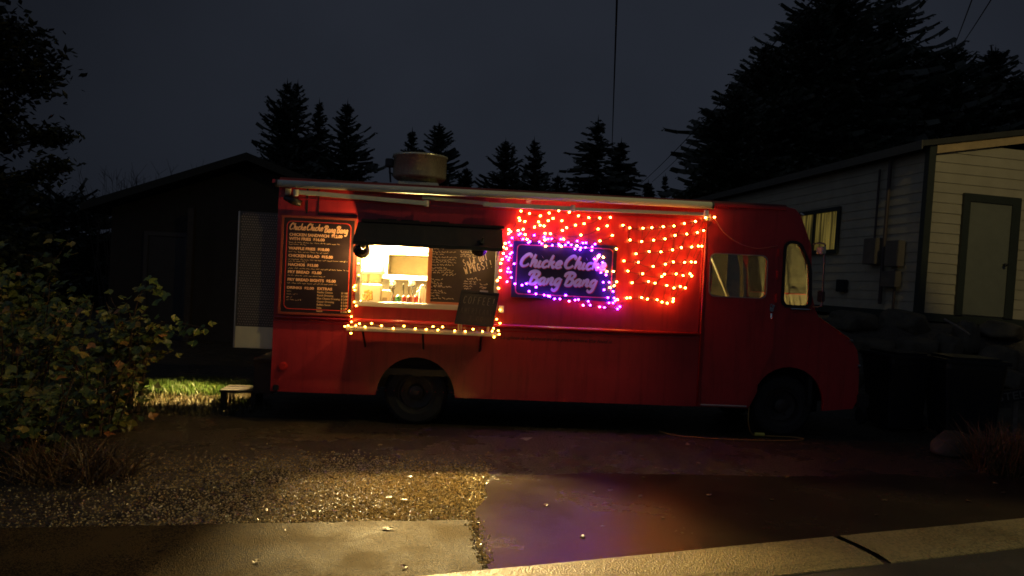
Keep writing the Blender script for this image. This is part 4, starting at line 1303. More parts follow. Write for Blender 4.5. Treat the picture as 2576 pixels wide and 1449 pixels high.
for k, (pa, pb, lb) in enumerate((((170, 620), (300, 860), 'clear plastic tub at the far left inside the serving window'), ((320, 620), (575, 870), 'clear plastic tub hanging below the white cabinet'))):
    (x0, z1_), (x1, z0_) = T(*za(*pa), -1.0), T(*za(*pb), -1.0)
    t = on_truck('storage_tub', ((x0 + x1) / 2, 1.0, z0_), lb, 'storage tub', 'clear tubs in the kitchen')
    hw = (x1 - x0) / 2
    bm = bmesh.new()
    box(bm, -hw, hw, -.12, .12, 0, z1_ - z0_, .02)
    ob('tub_wall', bm, M('clear smoky plastic', (0.34, 0.29, 0.16), 0.2, var=0.3, vscale=12), t)
    bm = bmesh.new()
    box(bm, -hw - .012, hw + .012, -.132, .132, z1_ - z0_ - .02, z1_ - z0_ + .006, .004)
    ob('rim', bm, white_in, t)

# ------------------------------------------------------------------ cords and litter on the ground
bm = bmesh.new()
g = [(2.98, 9.55, .40), (2.97, 9.52, .2), (3.05, 9.60, .03), (3.2, 9.62, .012), (3.55, 9.62, .012), (3.66, 9.52, .012), (3.5, 9.40, .012), (3.0, 9.30, .012), (2.5, 9.28, .012), (2.06, 9.37, .012), (1.9, 9.6, .012)]
tube(bm, spline(g, 8), .008, seg=6)
ec = tag(ob('extension_cord', bm, M('yellow cord', (0.30, 0.17, 0.04), 0.5), smooth=True), 'yellow extension cord hanging from the cab door sill and looped on the ground', 'cord')
bm = bmesh.new()
tube(bm, [(3.08, 9.60, .03), (3.2, 9.61, .03)], .022, seg=8)
ob('plug', bm, M('yellow plug', (0.7, 0.6, 0.1), 0.4), ec)
bm = bmesh.new()
vs = [bm.verts.new(p) for p in ((.16, 8.72, .02), (.22, 8.66, .05), (.28, 8.70, .03), (.31, 8.62, .06), (.24, 8.62, .02), (.2, 8.64, .03))]
bm.faces.new(vs[:4]); bm.faces.new((vs[3], vs[4], vs[5], vs[0]))
bmesh.ops.solidify(bm, geom=bm.faces[:], thickness=.004)
tag(ob('paper_scrap', bm, M('pale paper', (0.6, 0.55, 0.5), 0.7)), 'crumpled pale paper scrap on the ground in front of the truck', 'litter')
# wooden step pallet behind the truck
t = empty('wooden_step', (-3.52, 10.35, 0), R(6), 'low weathered wooden step behind the rear bumper', 'step')
for i in range(3):
    bm = bmesh.new()
    box(bm, -.24, .24, -.26 + i * .18, -.10 + i * .18, .16, .19, .006)
    ob('plank', bm, M('dark wet plank', (0.010, 0.007, 0.006), 0.85, var=.3, vscale=12), t)
bm = bmesh.new()
box(bm, -.22, -.16, -.24, .24, 0, .159); box(bm, .16, .22, -.24, .24, 0, .159)
islands('riser', bm, wood_d, t)

# ------------------------------------------------------------------ leaves, grass
def leaf(bm, p, size, nrm, spin, lobes=True):
    q = Vector(nrm).normalized().to_track_quat('Z', 'Y').to_matrix() @ Matrix.Rotation(spin, 3, 'Z')
    shp = [(0, -.5), (.30, -.32), (.52, -.02), (.26, .10), (.20, .34), (0, .62), (-.20, .34), (-.26, .10), (-.52, -.02), (-.30, -.32)] if lobes else [(0, -.5), (.25, 0), (0, .5), (-.25, 0)]
    c = bm.verts.new(p + q @ Vector((0, 0, -.08 * size)))
    vs = [bm.verts.new(p + q @ Vector((a * size, b * size, .04 * size * math.sin(i * 2.1)))) for i, (a, b) in enumerate(shp)]
    for i in range(len(vs)):
        bm.faces.new((c, vs[i], vs[(i + 1) % len(vs)]))
bush_leaf = leafmat('bramble leaves', [(0.0, (0.028, 0.052, 0.012)), (0.55, (0.085, 0.115, 0.024)), (0.84, (0.19, 0.19, 0.034)), (0.93, (0.28, 0.20, 0.04)), (1.0, (0.34, 0.14, 0.05))])
bright_leaf = leafmat('young leaves', [(0.0, (0.06, 0.10, 0.015)), (0.6, (0.12, 0.16, 0.02)), (1.0, (0.20, 0.16, 0.03))])
stem_m = M('bush stems', (0.07, 0.045, 0.025), 0.8)
def shrub(x, y, h, spread, nst, nleaf, size, seed, label, mat=bush_leaf, lean=(0, 0), group='leafy bushes at the left'):
    rd = random.Random(seed)
    t = empty('shrub', (x, y, 0), 0, label, 'bush', group)
    bs = bmesh.new(); bl = bmesh.new()
    per = nleaf // nst
    for s in range(nst):
        a = rd.uniform(0, 2 * math.pi); rr = spread * math.sqrt(rd.random())
        base = Vector((rr * .35 * math.cos(a), rr * .35 * math.sin(a), 0))
        tip = Vector((rr * math.cos(a) + lean[0], rr * math.sin(a) + lean[1], h * rd.uniform(.55, 1.05)))
        mid = base.lerp(tip, .55) + Vector((rd.uniform(-.1, .1), rd.uniform(-.1, .1), h * .18))
        sp = spline([base, mid, tip], 6)
        tube(bs, sp, [.010 - .007 * i / len(sp) for i in range(len(sp))], seg=5)
        for k in range(per):
            f = rd.random() ** .75
            p = sp[int(f * (len(sp) - 1))] + Vector((rd.gauss(0, .11), rd.gauss(0, .11), rd.gauss(0, .09)))
            if p.z < .03: continue
            leaf(bl, p, size * rd.uniform(.55, 1.25), (rd.gauss(0, .6), rd.gauss(-.5, .6), 1), rd.uniform(0, 6.3))
    ob('stem', bs, stem_m, t)
    ob('foliage', bl, mat, t)
    return t
shrub(-5.05, 7.9, 1.48, .65, 26, 800, .10, 1, 'tall dark leafy bush at the left edge of the lot')
shrub(-4.20, 8.6, 1.42, .38, 20, 420, .10, 2, 'leafy bush with a lit upright top left of the truck')
shrub(-4.15, 8.0, .90, .45, 16, 300, .10, 3, 'low bush beside the grass patch left of the truck')
shrub(-4.15, 6.9, .70, .45, 20, 420, .09, 4, 'low ragged yellow-green bush nearest the street')
shrub(-4.75, 6.5, .85, .5, 18, 420, .09, 5, 'yellowing bush at the bottom left corner')
shrub(-6.3, 9.8, 1.95, .8, 24, 600, .12, 6, 'dark bush behind the tall leafy bush at left')
shrub(-5.4, 9.2, 1.35, .6, 18, 420, .11, 7, 'bush between the dark house and the grass patch')
# arching spray of pale leaves
t = empty('bramble_spray', (-4.0, 8.6, 0), 0, 'arching bramble spray with pale green leaves reaching towards the open rear door', 'bramble')
bs, bl = bmesh.new(), bmesh.new()
rd = random.Random(8)
for (px, py, Y) in ((528, 825, 8.4), (490, 850, 8.4), (410, 735, 8.3)):
    x, z = at(px, py, Y)
    tip = Vector((x + 4.0, Y - 8.6, z))
    sp = spline([(-.3, 0, 0), (-.2 + tip.x * .3, 0, z * .95), tip], 8)
    tube(bs, sp, [.009 - .006 * i / len(sp) for i in range(len(sp))], seg=5)
    for k in range(16):
        p = sp[min(len(sp) - 1, int(len(sp) * (.45 + .55 * k / 16)))] + Vector((rd.gauss(0, .05), rd.gauss(0, .05), rd.gauss(0, .05)))
        leaf(bl, p, rd.uniform(.07, .12), (rd.gauss(0, .5), -.8, .8), rd.uniform(0, 6))
ob('stem', bs, stem_m, t); ob('foliage', bl, bright_leaf, t)
# grass
grass_m = leafmat('grass blades', [(0, (0.022, 0.055, 0.004)), (.7, (0.040, 0.080, 0.006)), (1, (0.065, 0.075, 0.012))])
def grass(cx, cy, rx, ry, n, h, seed, name, mat, label, cat, lean=0.3, kind='stuff'):
    rd = random.Random(seed)
    bm = bmesh.new()
    for i in range(n):
        a = rd.uniform(0, 6.283); r = math.sqrt(rd.random())
        p = Vector((cx + rx * r * math.cos(a), cy + ry * r * math.sin(a), 0))
        hh = h * rd.uniform(.4, 1.2)
        d = Vector((rd.gauss(0, lean), rd.gauss(0, lean), 1)) * hh
        w = Vector((rd.uniform(-1, 1), rd.uniform(-1, 1), 0)).normalized() * .006
        b = p + d * .55 + Vector((0, 0, .04 * hh))
        v = [bm.verts.new(q) for q in (p - w, p + w, b + w * .7, b - w * .7, p + d)]
        bm.faces.new(v[:4]); bm.faces.new((v[3], v[2], v[4]))
    return tag(ob(name, bm, mat), label, cat, kind=kind)
grass(-4.55, 11.4, .85, .75, 6500, .09, 1, 'grass', grass_m, 'lit green grass patch between the bushes and the truck rear', 'grass')
grass(-4.2, 9.9, 1.2, .8, 1800, .07, 5, 'grass', leafmat('dull grass', [(0, (0.03, 0.035, 0.010)), (1, (0.07, 0.055, 0.018))]), 'dull sparse grass at the edge of the lot', 'grass')
straw = leafmat('dead straw', [(0, (0.08, 0.045, 0.015)), (1, (0.17, 0.10, 0.03))])
tg = grass(0, 0, .45, .35, 1500, .45, 2, 'dry_grass_tuft', straw, 'tuft of dry orange grass at the right edge by the kerb', 'grass', .55, kind=None)
tg.location = (5.45, 8.25, 0)
tg = grass(0, 0, .5, .4, 450, .30, 3, 'dry_grass_tuft', straw, 'brown dry grass under the bushes at the left', 'grass', .9, kind=None)
tg.location = (-3.6, 6.45, 0)
bm = bmesh.new()
rd = random.Random(12)
for i in range(90):
    x = rd.uniform(-5, 6.5); y_ = rd.uniform(4.6, 9.0)
    if y_ < gA(x): continue
    leaf(bm, Vector((x, y_, .022)), rd.uniform(.025, .06), (rd.gauss(0, .12), rd.gauss(0, .12), 1), rd.uniform(0, 6))
tag(ob('fallen_leaves', bm, leafmat('fallen leaves', [(0, (0.05, 0.03, 0.012)), (.7, (0.11, 0.07, 0.025)), (1, (0.24, 0.17, 0.06))])), 'fallen leaves scattered on the wet ground', 'leaves', kind='stuff')

# ------------------------------------------------------------------ trees
needle = leafmat('conifer needles', [(0, (0.010, 0.016, 0.008)), (.7, (0.018, 0.026, 0.012)), (1, (0.03, 0.035, 0.015))])
bark = M('conifer bark', (0.04, 0.03, 0.022), 0.9, var=.3, vscale=5)
def conifer(px, py, Y, rad, seed, label, z0=0.8, droop=.30, lev=40, name='conifer_tree', group='conifers behind the truck', pw=.95, dens=1.0):
    rd = random.Random(seed)
    rad *= 2.0
    x, h = at(px, py, Y)
    t = empty(name, (x, Y, 0), 0, label, 'tree', group)
    bm = bmesh.new()
    lean = rd.uniform(-.15, .15)
    tube(bm, [(0, 0, 0), (lean * .5, 0, h * .5), (lean, 0, h * .97)], [h * .018, h * .011, .012], seg=7)
    ob('trunk', bm, bark, t, smooth=True)
    bm = bmesh.new()
    for B in range(int(lev * 16 * dens)):
        f = min(.985, (rd.random() ** 1.25) * (1 - .02) + .0)
        z = z0 + (h - z0) * f
        prof_ = (1 - f) ** pw
        reach0 = rad * prof_ * (.78 + .30 * noise.noise((f * 5.0, seed * 1.7, 0)) + .22 * noise.noise((f * 14.0, seed * 2.9, 3))) + .05
        a = rd.uniform(0, 6.283)
        ln = max(.08, reach0 * rd.choice((.45, .7, .85, .95, 1.05, 1.3)) * rd.uniform(.8, 1.1))
        dx, dy = math.cos(a), math.sin(a)
        nseg = max(3, min(8, int(ln / .24)))
        up = (f - .40) * 1.1 + rd.uniform(-.25, .22)
        prev = None
        for s in range(nseg + 1):
            g_ = s / nseg
            p = Vector((lean * f + dx * ln * g_, dy * ln * g_, z + ln * (up * g_ - droop * g_ * g_ + .25 * g_ ** 4)))
            tw = (.09 + .26 * ln * (1 - g_ * .8) * .5) * rd.uniform(.5, 1.3)
            for sd in (-1, 1):
                d = Vector((dx * .7 - dy * sd * .8, dy * .7 + dx * sd * .8, rd.uniform(-.75, .15))) * tw
                w = Vector((rd.uniform(-.2, .2), rd.uniform(-.2, .2), -.40)) * tw
                bm.faces.new([bm.verts.new(q) for q in (p, p + d + w * .15, p + d * .5 + w)])
            if prev is not None:
                w = Vector((rd.uniform(-.08, .08), rd.uniform(-.08, .08), -.07 - .12 * rd.random())) * (.5 + ln * .25)
                bm.faces.new([bm.verts.new(q) for q in (prev, p, p + w * .8 + Vector((dx, dy, 0)) * .05, prev + w)])
            prev = p
    # leader shoot
    for k in range(5):
        zt = h - .1 * k
        w = .03 + .02 * k
        bm.faces.new([bm.verts.new(q) for q in ((lean - w, 0, zt - .25), (lean + w, 0, zt - .25), (lean, 0, zt + .12))])
    ob('crown', bm, needle, t)
    return t
conifer(724, 200, 34, 2.6, 11, 'tallest spruce over the left end of the truck roof, left of its twin')
conifer(750, 203, 34.6, 2.1, 12, 'spruce twin close against the right of the tallest spruce')
conifer(808, 250, 35, 1.3, 13, 'slim spruce between the twin spruces and the next full spruce')
conifer(882, 253, 33, 2.2, 14, 'full spruce just left of the roof exhaust drum')
conifer(1030, 322, 36, 1.5, 15, 'spruce top rising behind the roof exhaust drum')
conifer(1107, 308, 36, 2.2, 16, 'spruce just right of the roof exhaust drum')
conifer(1180, 420, 37, 1.5, 31, 'low spruce top close above the awning, right of the drum')
conifer(1272, 350, 35, 1.9, 17, 'left one of the paired spruces above the serving awning')
conifer(1350, 347, 35, 2.0, 18, 'right one of the paired spruces above the serving awning')
conifer(1410, 440, 36, 1.5, 32, 'low spruce shoulder above the light net')
conifer(1502, 293, 31, 2.2, 19, 'tall drooping conifer below the hanging vertical wire', droop=.55)
conifer(1556, 350, 31.5, 2.0, 20, 'drooping conifer shoulder right of the vertical wire', droop=.55)
conifer(1630, 455, 33, 1.2, 33, 'stub of a dark conifer where the diagonal wires end', droop=.5)
conifer(1678, 438, 48, 1.2, 21, 'tiny distant spruce in the gap of sky before the big trees')
big = 'big dark conifers over the right-hand house'
for (px, py, Y, rad, sd, lb) in ((1800, 395, 27, 1.2, 41, 'lowest left conifer at the edge of the big dark stand'), (1855, 225, 27, 1.9, 42, 'second conifer from the left in the big dark stand'),
                                 (1935, 110, 28, 2.3, 43, 'tall conifer on the rising left edge of the big dark stand'), (2045, 10, 28, 2.6, 44, 'tall conifer crowded left of the twin highest ones'),
                                 (2120, -60, 28, 2.9, 45, 'highest conifer running out of the top of the picture'), (2185, 60, 29, 2.2, 46, 'conifer filling the notch between the two highest ones'),
                                 (2250, -55, 29, 2.3, 47, 'narrow high conifer right of the highest one'), (2330, 130, 29, 2.0, 48, 'conifer shoulder above the corner of the right-hand house'),
                                 (2412, 110, 29, 2.0, 49, 'conifer with rounded top left of the two overhead wires'), (2505, 118, 30, 1.9, 50, 'separate conifer at the upper right beside the sky gap'), (2590, 190, 30, 2.0, 51, 'conifer cut by the right edge of the picture')):
    conifer(px, py, Y, rad * 1.25, sd, lb, droop=.45, lev=48, group=big, pw=.72, dens=1.5)
t = empty('leafy_tree', (-9.0, 12.0, 0), 0, 'huge dark leafy tree filling the left edge of the picture', 'tree')
bs, bl = bmesh.new(), bmesh.new()
tube(bs, [(0, 0, 0), (.1, 0, 3), (-.1, .1, 6), (0, 0, 10)], [.30, .25, .18, .06], seg=9)
rd = random.Random(61)
for c in range(260):
    z = 1.6 + 9.6 * rd.random()
    a = rd.uniform(-1.2, 1.2) if rd.random() < .7 else rd.uniform(0, 6.28)
    r_ = (1.05 + .35 * math.sin(z * 1.7) + .2 * math.sin(z * 4.1)) * rd.uniform(.25, 1.0)
    p0 = Vector((r_ * math.cos(a) * 1.05, r_ * math.sin(a), z))
    tube(bs, [(0, 0, z - .5), p0], [.03, .008], seg=4)
    for k in range(95):
        leaf(bl, p0 + Vector((rd.gauss(0, .22), rd.gauss(0, .22), rd.gauss(0, .15))), rd.uniform(.09, .20), (rd.gauss(0, .8), rd.gauss(0, .8), 1), rd.uniform(0, 6.3), lobes=False)
for (px, py) in ((150, 335), (138, 345), (118, 352), (95, 345), (150, 412), (130, 425), (105, 440), (80, 450)):
    x, z = at(px, py, 12.0)
    p0 = Vector((x + 9.0, 0, z))
    tube(bs, [(.3, 0, z - .4), p0], [.025, .006], seg=4)
    for k in range(130):
        leaf(bl, p0 + Vector((rd.gauss(0, .12), rd.gauss(0, .15), rd.gauss(0, .06))), rd.uniform(.08, .15), (rd.gauss(0, .8), rd.gauss(0, .8), 1), rd.uniform(0, 6.3), lobes=False)
ob('trunk', bs, bark, t, smooth=True); ob('crown', bl, needle, t)
conifer(10, 440, 16, .75, 62, 'ragged dark evergreen with a drooping side branch at the left edge', z0=1.0, droop=.4, lev=26, group=None, pw=.5)
for i, (px, py, lb) in enumerate(((60, 500, 'low dark evergreen at the far left behind the bushes'), (150, 485, 'low dark evergreen beyond the saplings'), (235, 505, 'low dark evergreen touching the left end of the dark roof'))):
    conifer(px, py, 30, 2.2, 81 + i, lb, z0=.2, lev=16, group=None, pw=.5)
t = empty('added_shade_tree', (7.4, 6.5, 0), 0, 'unseen leafy tree added out of frame, its crown shading the truck nose', 'tree')  # tree added out of view to shade the nose, bins and rocks
bs, bl = bmesh.new(), bmesh.new()
tube(bs, spline([(0, 0, 0), (-.05, 0, 2.5), (-.2, -.1, 5.0), (-.4, -.2, 7.2)], 6), [.13, .125, .12, .12, .115, .11, .105, .10, .095, .09, .085, .08, .075, .07, .065, .06, .055, .05, .04], seg=8)
rd = random.Random(77)
for k in range(2600):
    v = Vector((rd.gauss(0, 1), rd.gauss(0, 1), rd.gauss(0, 1))).normalized() * (rd.random() ** .45)
    p = Vector((-.45 + v.x * 1.25, -.2 + v.y * 1.25, 7.05 + v.z * 1.25))
    leaf(bl, p, rd.uniform(.12, .22), (rd.gauss(0, .7), rd.gauss(0, .7), 1), rd.uniform(0, 6.3))
ob('trunk', bs, bark, t, smooth=True); ob('crown', bl, bush_leaf, t)
# bare saplings beyond the dark house
def sapling(px, py, Y, seed, label):
    rd = random.Random(seed)
    x, h = at(px, py, Y)
    t = empty('bare_sapling', (x, Y, 0), 0, label, 'tree', 'bare saplings beyond the dark house')
    bm = bmesh.new()
    for k in range(26):
        b = Vector((rd.gauss(0, .25), rd.gauss(0, .25), 0))
        tip = b + Vector((rd.gauss(0, .5), rd.gauss(0, .5), h * rd.uniform(.7, 1.02)))
        mid = b.lerp(tip, .5) + Vector((rd.gauss(0, .1), 0, 0))
        tube(bm, [b, mid, tip], [.018, .012, .004], seg=4)
        for j in range(5):
            f = rd.uniform(.5, .95)
            p = mid.lerp(tip, f)
            tube(bm, [p, p + Vector((rd.gauss(0, .25), rd.gauss(0, .25), rd.uniform(.15, .5)))], [.007, .003], seg=3)
    ob('trunk', bm, bark, t)
for i, (px, py, lb) in enumerate(((300, 432, 'leftmost bare sapling clump against the sky by the dark house'), (385, 445, 'middle bare sapling clump above the dark house roof'), (460, 425, 'bare sapling clump nearest the dark gable'), (545, 440, 'thin bare sapling just above the dark roof slope'))):
    sapling(px, py, 26, 70 + i, lb)

# ------------------------------------------------------------------ dark house at the left
HY = 18.0
(xp, zp), (xe, ze) = at(620, 383, HY), at(200, 510, HY)
hw = xp - xe
t = empty('dark_house', (xp, HY, 0), 0, 'dark gabled house in shadow at the left behind the bushes', 'house')
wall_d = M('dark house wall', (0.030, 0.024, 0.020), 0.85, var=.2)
bm = bmesh.new()
bm2 = [(-hw + .5, 0), (hw - .5, 0), (hw - .5, ze - .05), (0, zp - .25), (-hw + .5, ze - .05)]
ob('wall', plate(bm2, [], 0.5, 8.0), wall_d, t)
bm = bmesh.new()
for s in (-1, 1):
    q = [(0, .0, zp), (s * hw, .0, ze), (s * hw, 8.4, ze), (0, 8.4, zp)]
    q2 = [(a, b, c - .18) for a, b, c in q]
    v1 = [bm.verts.new(p) for p in q]; v2 = [bm.verts.new(p) for p in q2]
    bm.faces.new(v1); bm.faces.new(v2[::-1])
    for k in range(4): bm.faces.new((v1[k], v2[k], v2[(k + 1) % 4], v1[(k + 1) % 4]))
bmesh.ops.recalc_face_normals(bm, faces=bm.faces)
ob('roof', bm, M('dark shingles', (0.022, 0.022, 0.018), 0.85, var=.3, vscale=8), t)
for (pa, pb, nm) in (((372, 592), (455, 800), 'door'), ((485, 600), (525, 800), 'post')):
    (x0, z1_), (x1, z0_) = at(pa[0], pa[1], HY + .4), at(pb[0], pb[1], HY + .4)
    bm = bmesh.new()
    if nm == 'door':
        o_ = ob('door', box(bm, x0 - xp, x1 - xp, .44, .495, 0, z1_, .01), M('house door', (0.04, 0.034, 0.03), .6), t)
        bm = bmesh.new()
        box(bm, x0 - xp - .1, x0 - xp - .001, .42, .499, 0, z1_ + .1); box(bm, x1 - xp + .001, x1 - xp + .1, .42, .499, 0, z1_ + .1); box(bm, x0 - xp, x1 - xp, .42, .499, z1_ + .001, z1_ + .1)
        ob('frame', bm, M('door frame', (0.06, 0.05, 0.045), .6), o_)
    else:
        ob('porch_post', box(bm, x0 - xp, x0 - xp + .15, .05, .2, 0, ze, .01), wood_d, t)

# ------------------------------------------------------------------ sided house at the right, on a bank
# local frame: origin at the near corner, +x along the street front, +y along the side wall receding
hc_y = 13.7
hcx, zbot = at(2310, 785, hc_y)
_, ztop = at(2340, 365, hc_y)
house = empty('sided_house', (hcx, hc_y, 0), R(8.0), 'pale lap-sided house on the rock bank at the right', 'house')
house.rotation_euler = (0, R(1.6), R(8.0))
house.location = (hcx - .04, hc_y, 0)
siding = M('lap siding', (0.33, 0.295, 0.21), 0.6, var=.12, vscale=2)
trim_g = M('dark green trim', (0.022, 0.028, 0.022), 0.5)
def lap_wall(p0, p1, zb_, zt_fn, exp=.178, out=(0, -1, 0)):
    """lap siding from p0 to p1 (x,y), boards lean out at the bottom"""
    bm = bmesh.new()
    a, b = Vector((p0[0], p0[1], 0)), Vector((p1[0], p1[1], 0))
    o_ = Vector(out)
    z = zb_
    N = 24
    while z < max(zt_fn(0), zt_fn(1)):
        for i in range(N):
            f0, f1 = i / N, (i + 1) / N
            ztop_ = min(z + exp, min(zt_fn(f0), zt_fn(f1)) if True else 0)
            if ztop_ <= z + .01: continue
            q0, q1 = a.lerp(b, f0), a.lerp(b, f1)
            up = Vector((0, 0, 1))
            v = [bm.verts.new(p) for p in (q0 + o_ * .016 + up * z, q1 + o_ * .016 + up * z, q1 + o_ * .004 + up * ztop_, q0 + o_ * .004 + up * ztop_)]
            bm.faces.new(v)
            v2 = [bm.verts.new(p) for p in (q0 + up * z, q1 + up * z, q1 + o_ * .016 + up * z, q0 + o_ * .016 + up * z)]
            bm.faces.new(v2)
        z += exp
    bmesh.ops.remove_doubles(bm, verts=bm.verts, dist=1e-4)
    bmesh.ops.recalc_face_normals(bm, faces=bm.faces)
    return bm
FW, SWL = 7.0, 12.0
rise = .20
eave = ztop
gz = lambda f: eave + (rise * min(f, 1 - f) * FW)
ob('front_wall', lap_wall((0, 0), (FW, 0), zbot, lambda f: gz(f) - .02, out=(0, -1, 0)), siding, house)
ob('side_wall', lap_wall((0, SWL), (0, 0), zbot, lambda f: eave - .04, out=(-1, 0, 0)), siding, house)
bm = bmesh.new()
box(bm, .05, FW - .05, .06, SWL, zbot, eave - .05)
ob('house_core', bm, wood_d, house)
bm = bmesh.new()
box(bm, -.05, .08, -.05, .08, zbot - .12, eave, .005)
ob('corner_board', bm, trim_g, house)
bm = bmesh.new()
box(bm, -.06, FW, -.045, -.001, zbot - .14, zbot - .002); box(bm, -.045, -.001, .08, SWL, zbot - .14, zbot - .002)
ob('base_board', bm, trim_g, house)
# roof with overhang and lamplight-tinted barge boards
bm = bmesh.new()
ov, fo = .22, .09
for s in (0, 1):
    xa = -ov if s == 0 else FW + ov
    q = [(xa, -fo, eave - ov * rise + .10), (FW / 2, -fo, eave + rise * FW / 2 + .10), (FW / 2, SWL + .3, eave + rise * FW / 2 + .10), (xa, SWL + .3, eave - ov * rise + .10)]
    q2 = [(a, b, c - .10) for a, b, c in q]
    v1 = [bm.verts.new(p) for p in q]; v2 = [bm.verts.new(p) for p in q2]
    bm.faces.new(v1); bm.faces.new(v2[::-1])
    for k in range(4): bm.faces.new((v1[k], v2[k], v2[(k + 1) % 4], v1[(k + 1) % 4]))
bmesh.ops.recalc_face_normals(bm, faces=bm.faces)
rf = ob('roof', bm, M('dark roofing', (0.03, 0.03, 0.026), 0.8, var=.25), house)
bm = bmesh.new()
for s in (0, 1):
    xa = 0.082 if s == 0 else FW
    za_ = eave + .0
    q = [(xa, -.06, za_ - .14), (FW / 2, -.06, eave + rise * FW / 2 - .14), (FW / 2, -.06, eave + rise * FW / 2 - .005), (xa, -.06, za_ + .012)]
    v1 = [bm.verts.new(p) for p in q]
    v2 = [bm.verts.new((p[0], -.03, p[2])) for p in q]
    bm.faces.new(v1); bm.faces.new(v2[::-1])
    for k in range(4): bm.faces.new((v1[k], v2[k], v2[(k + 1) % 4], v1[(k + 1) % 4]))
bmesh.ops.recalc_face_normals(bm, faces=bm.faces)
ob('barge_board', bm, M('painted lamplight tan', (0.42, 0.30, 0.15), 0.6), rf)  # tan colour stands in for warm lamplight on the gable
bm = bmesh.new()
box(bm, -ov - .025, -ov - .001, -fo, SWL + .3, eave - .10, eave + .06)
ob('gutter', bm, M('grey gutter', (0.07, 0.065, 0.05), 0.5), rf)
# door in the front wall
bm = bmesh.new()
dx0, dx1, dzt = .80, 1.62, zbot + 2.02
box(bm, dx0, dx1, -.05, -.029, zbot + .02, dzt)
hd = ob('door', bm, M('grey green door', (0.15, 0.155, 0.12), 0.45, var=.08), house)
bm = bmesh.new()
box(bm, dx0 - .13, dx0 - .002, -.07, -.001, zbot, dzt + .14); box(bm, dx1 + .002, dx1 + .17, -.07, -.001, zbot, dzt + .14); box(bm, dx0 - .002, dx1 + .002, -.07, -.001, dzt + .002, dzt + .14)
ob('frame', bm, trim_g, hd)
bm = bmesh.new()
bmesh.ops.create_uvsphere(bm, u_segments=12, v_segments=8, radius=.032, matrix=Matrix.Translation((dx1 - .08, -.10, zbot + .95)))
cyl(bm, (dx1 - .08, -.05, zbot + .95), (dx1 - .08, -.09, zbot + .95), .014)
ob('handle', bm, black, hd, smooth=True)
# side window with lit curtains
wy0, wy1, wz0, wz1 = 2.75, 4.55, at(2095, 628, 16.6)[1], at(2095, 532, 16.6)[1]
bm = bmesh.new()
for a in ((wy0 - .09, wy0, wz0 - .09, wz1 + .09), (wy1, wy1 + .09, wz0 - .09, wz1 + .09), (wy0, wy1, wz1, wz1 + .09), (wy0, wy1, wz0 - .09, wz0), ((wy0 + wy1) / 2 - .04, (wy0 + wy1) / 2 + .04, wz0, wz1)):
    box(bm, -.075, -.03, a[0], a[1], a[2], a[3])
sww = ob('window', bm, trim_g, house)
bm = bmesh.new()
N = 60
pv = None
for i in range(N + 1):
    yv = wy0 + (wy1 - wy0) * i / N
    xv = -.034 + .006 * math.sin(i * 1.7) + .004 * math.sin(i * .6)
    cur = (bm.verts.new((xv, yv, wz0)), bm.verts.new((xv, yv, wz1)))
    if pv: bm.faces.new((pv[0], cur[0], cur[1], pv[1]))
    pv = cur
cm = bpy.data.materials.new('lit curtain')
cm.use_nodes = True
_n, _l = cm.node_tree.nodes, cm.node_tree.links
_tc = _n.new('ShaderNodeTexCoord'); _mp = _n.new('ShaderNodeMapping'); _mp.inputs['Scale'].default_value = (1, 7, .35)
_nz = _n.new('ShaderNodeTexNoise'); _nz.inputs['Scale'].default_value = 1.6; _nz.inputs['Detail'].default_value = 3
_cr = _n.new('ShaderNodeValToRGB'); _cr.color_ramp.elements[0].position = .38; _cr.color_ramp.elements[0].color = (.06, .045, .012, 1); _cr.color_ramp.elements[1].position = .66; _cr.color_ramp.elements[1].color = (.70, .50, .10, 1)
_l.new(_tc.outputs['Object'], _mp.inputs['Vector']); _l.new(_mp.outputs[0], _nz.inputs['Vector']); _l.new(_nz.outputs['Fac'], _cr.inputs['Fac'])
_b = _n['Principled BSDF']; _l.new(_cr.outputs[0], _b.inputs['Base Color']); _l.new(_cr.outputs[0], _b.inputs['Emission Color']); _b.inputs['Emission Strength'].default_value = .16
ob('curtain', bm, cm, sww, smooth=True)
# pipes and meter boxes near the corner of the side wall
bm = bmesh.new()
tube(bm, [(-.09, 1.0, zbot + .1), (-.09, 1.0, eave - .1)], .035, seg=8); tube(bm, [(-.07, .62, zbot - .3), (-.07, .62, zbot + .75)], .025, seg=8); tube(bm, [(-.07, 1.35, zbot + 1.1), (-.07, 1.35, eave - .25)], .022, seg=8)
islands('conduit', bm, M('rusty conduit', (0.045, 0.03, 0.026), 0.6), house)
bm = bmesh.new()
box(bm, -.20, -.03, 1.1, 1.5, zbot + .85, zbot + 1.35, .01); box(bm, -.17, -.03, .45, .85, zbot + .80, zbot + 1.28, .01); box(bm, -.15, -.03, .5, .95, zbot + .42, zbot + .72, .01)
islands('meter_box', bm, M('brown meter box', (0.10, 0.085, 0.07), 0.5), house)
bm = bmesh.new()
box(bm, -.12, -.03, 2.2, 2.5, zbot + .30, zbot + .55, .01)
ob('vent_hood', bm, black, house)

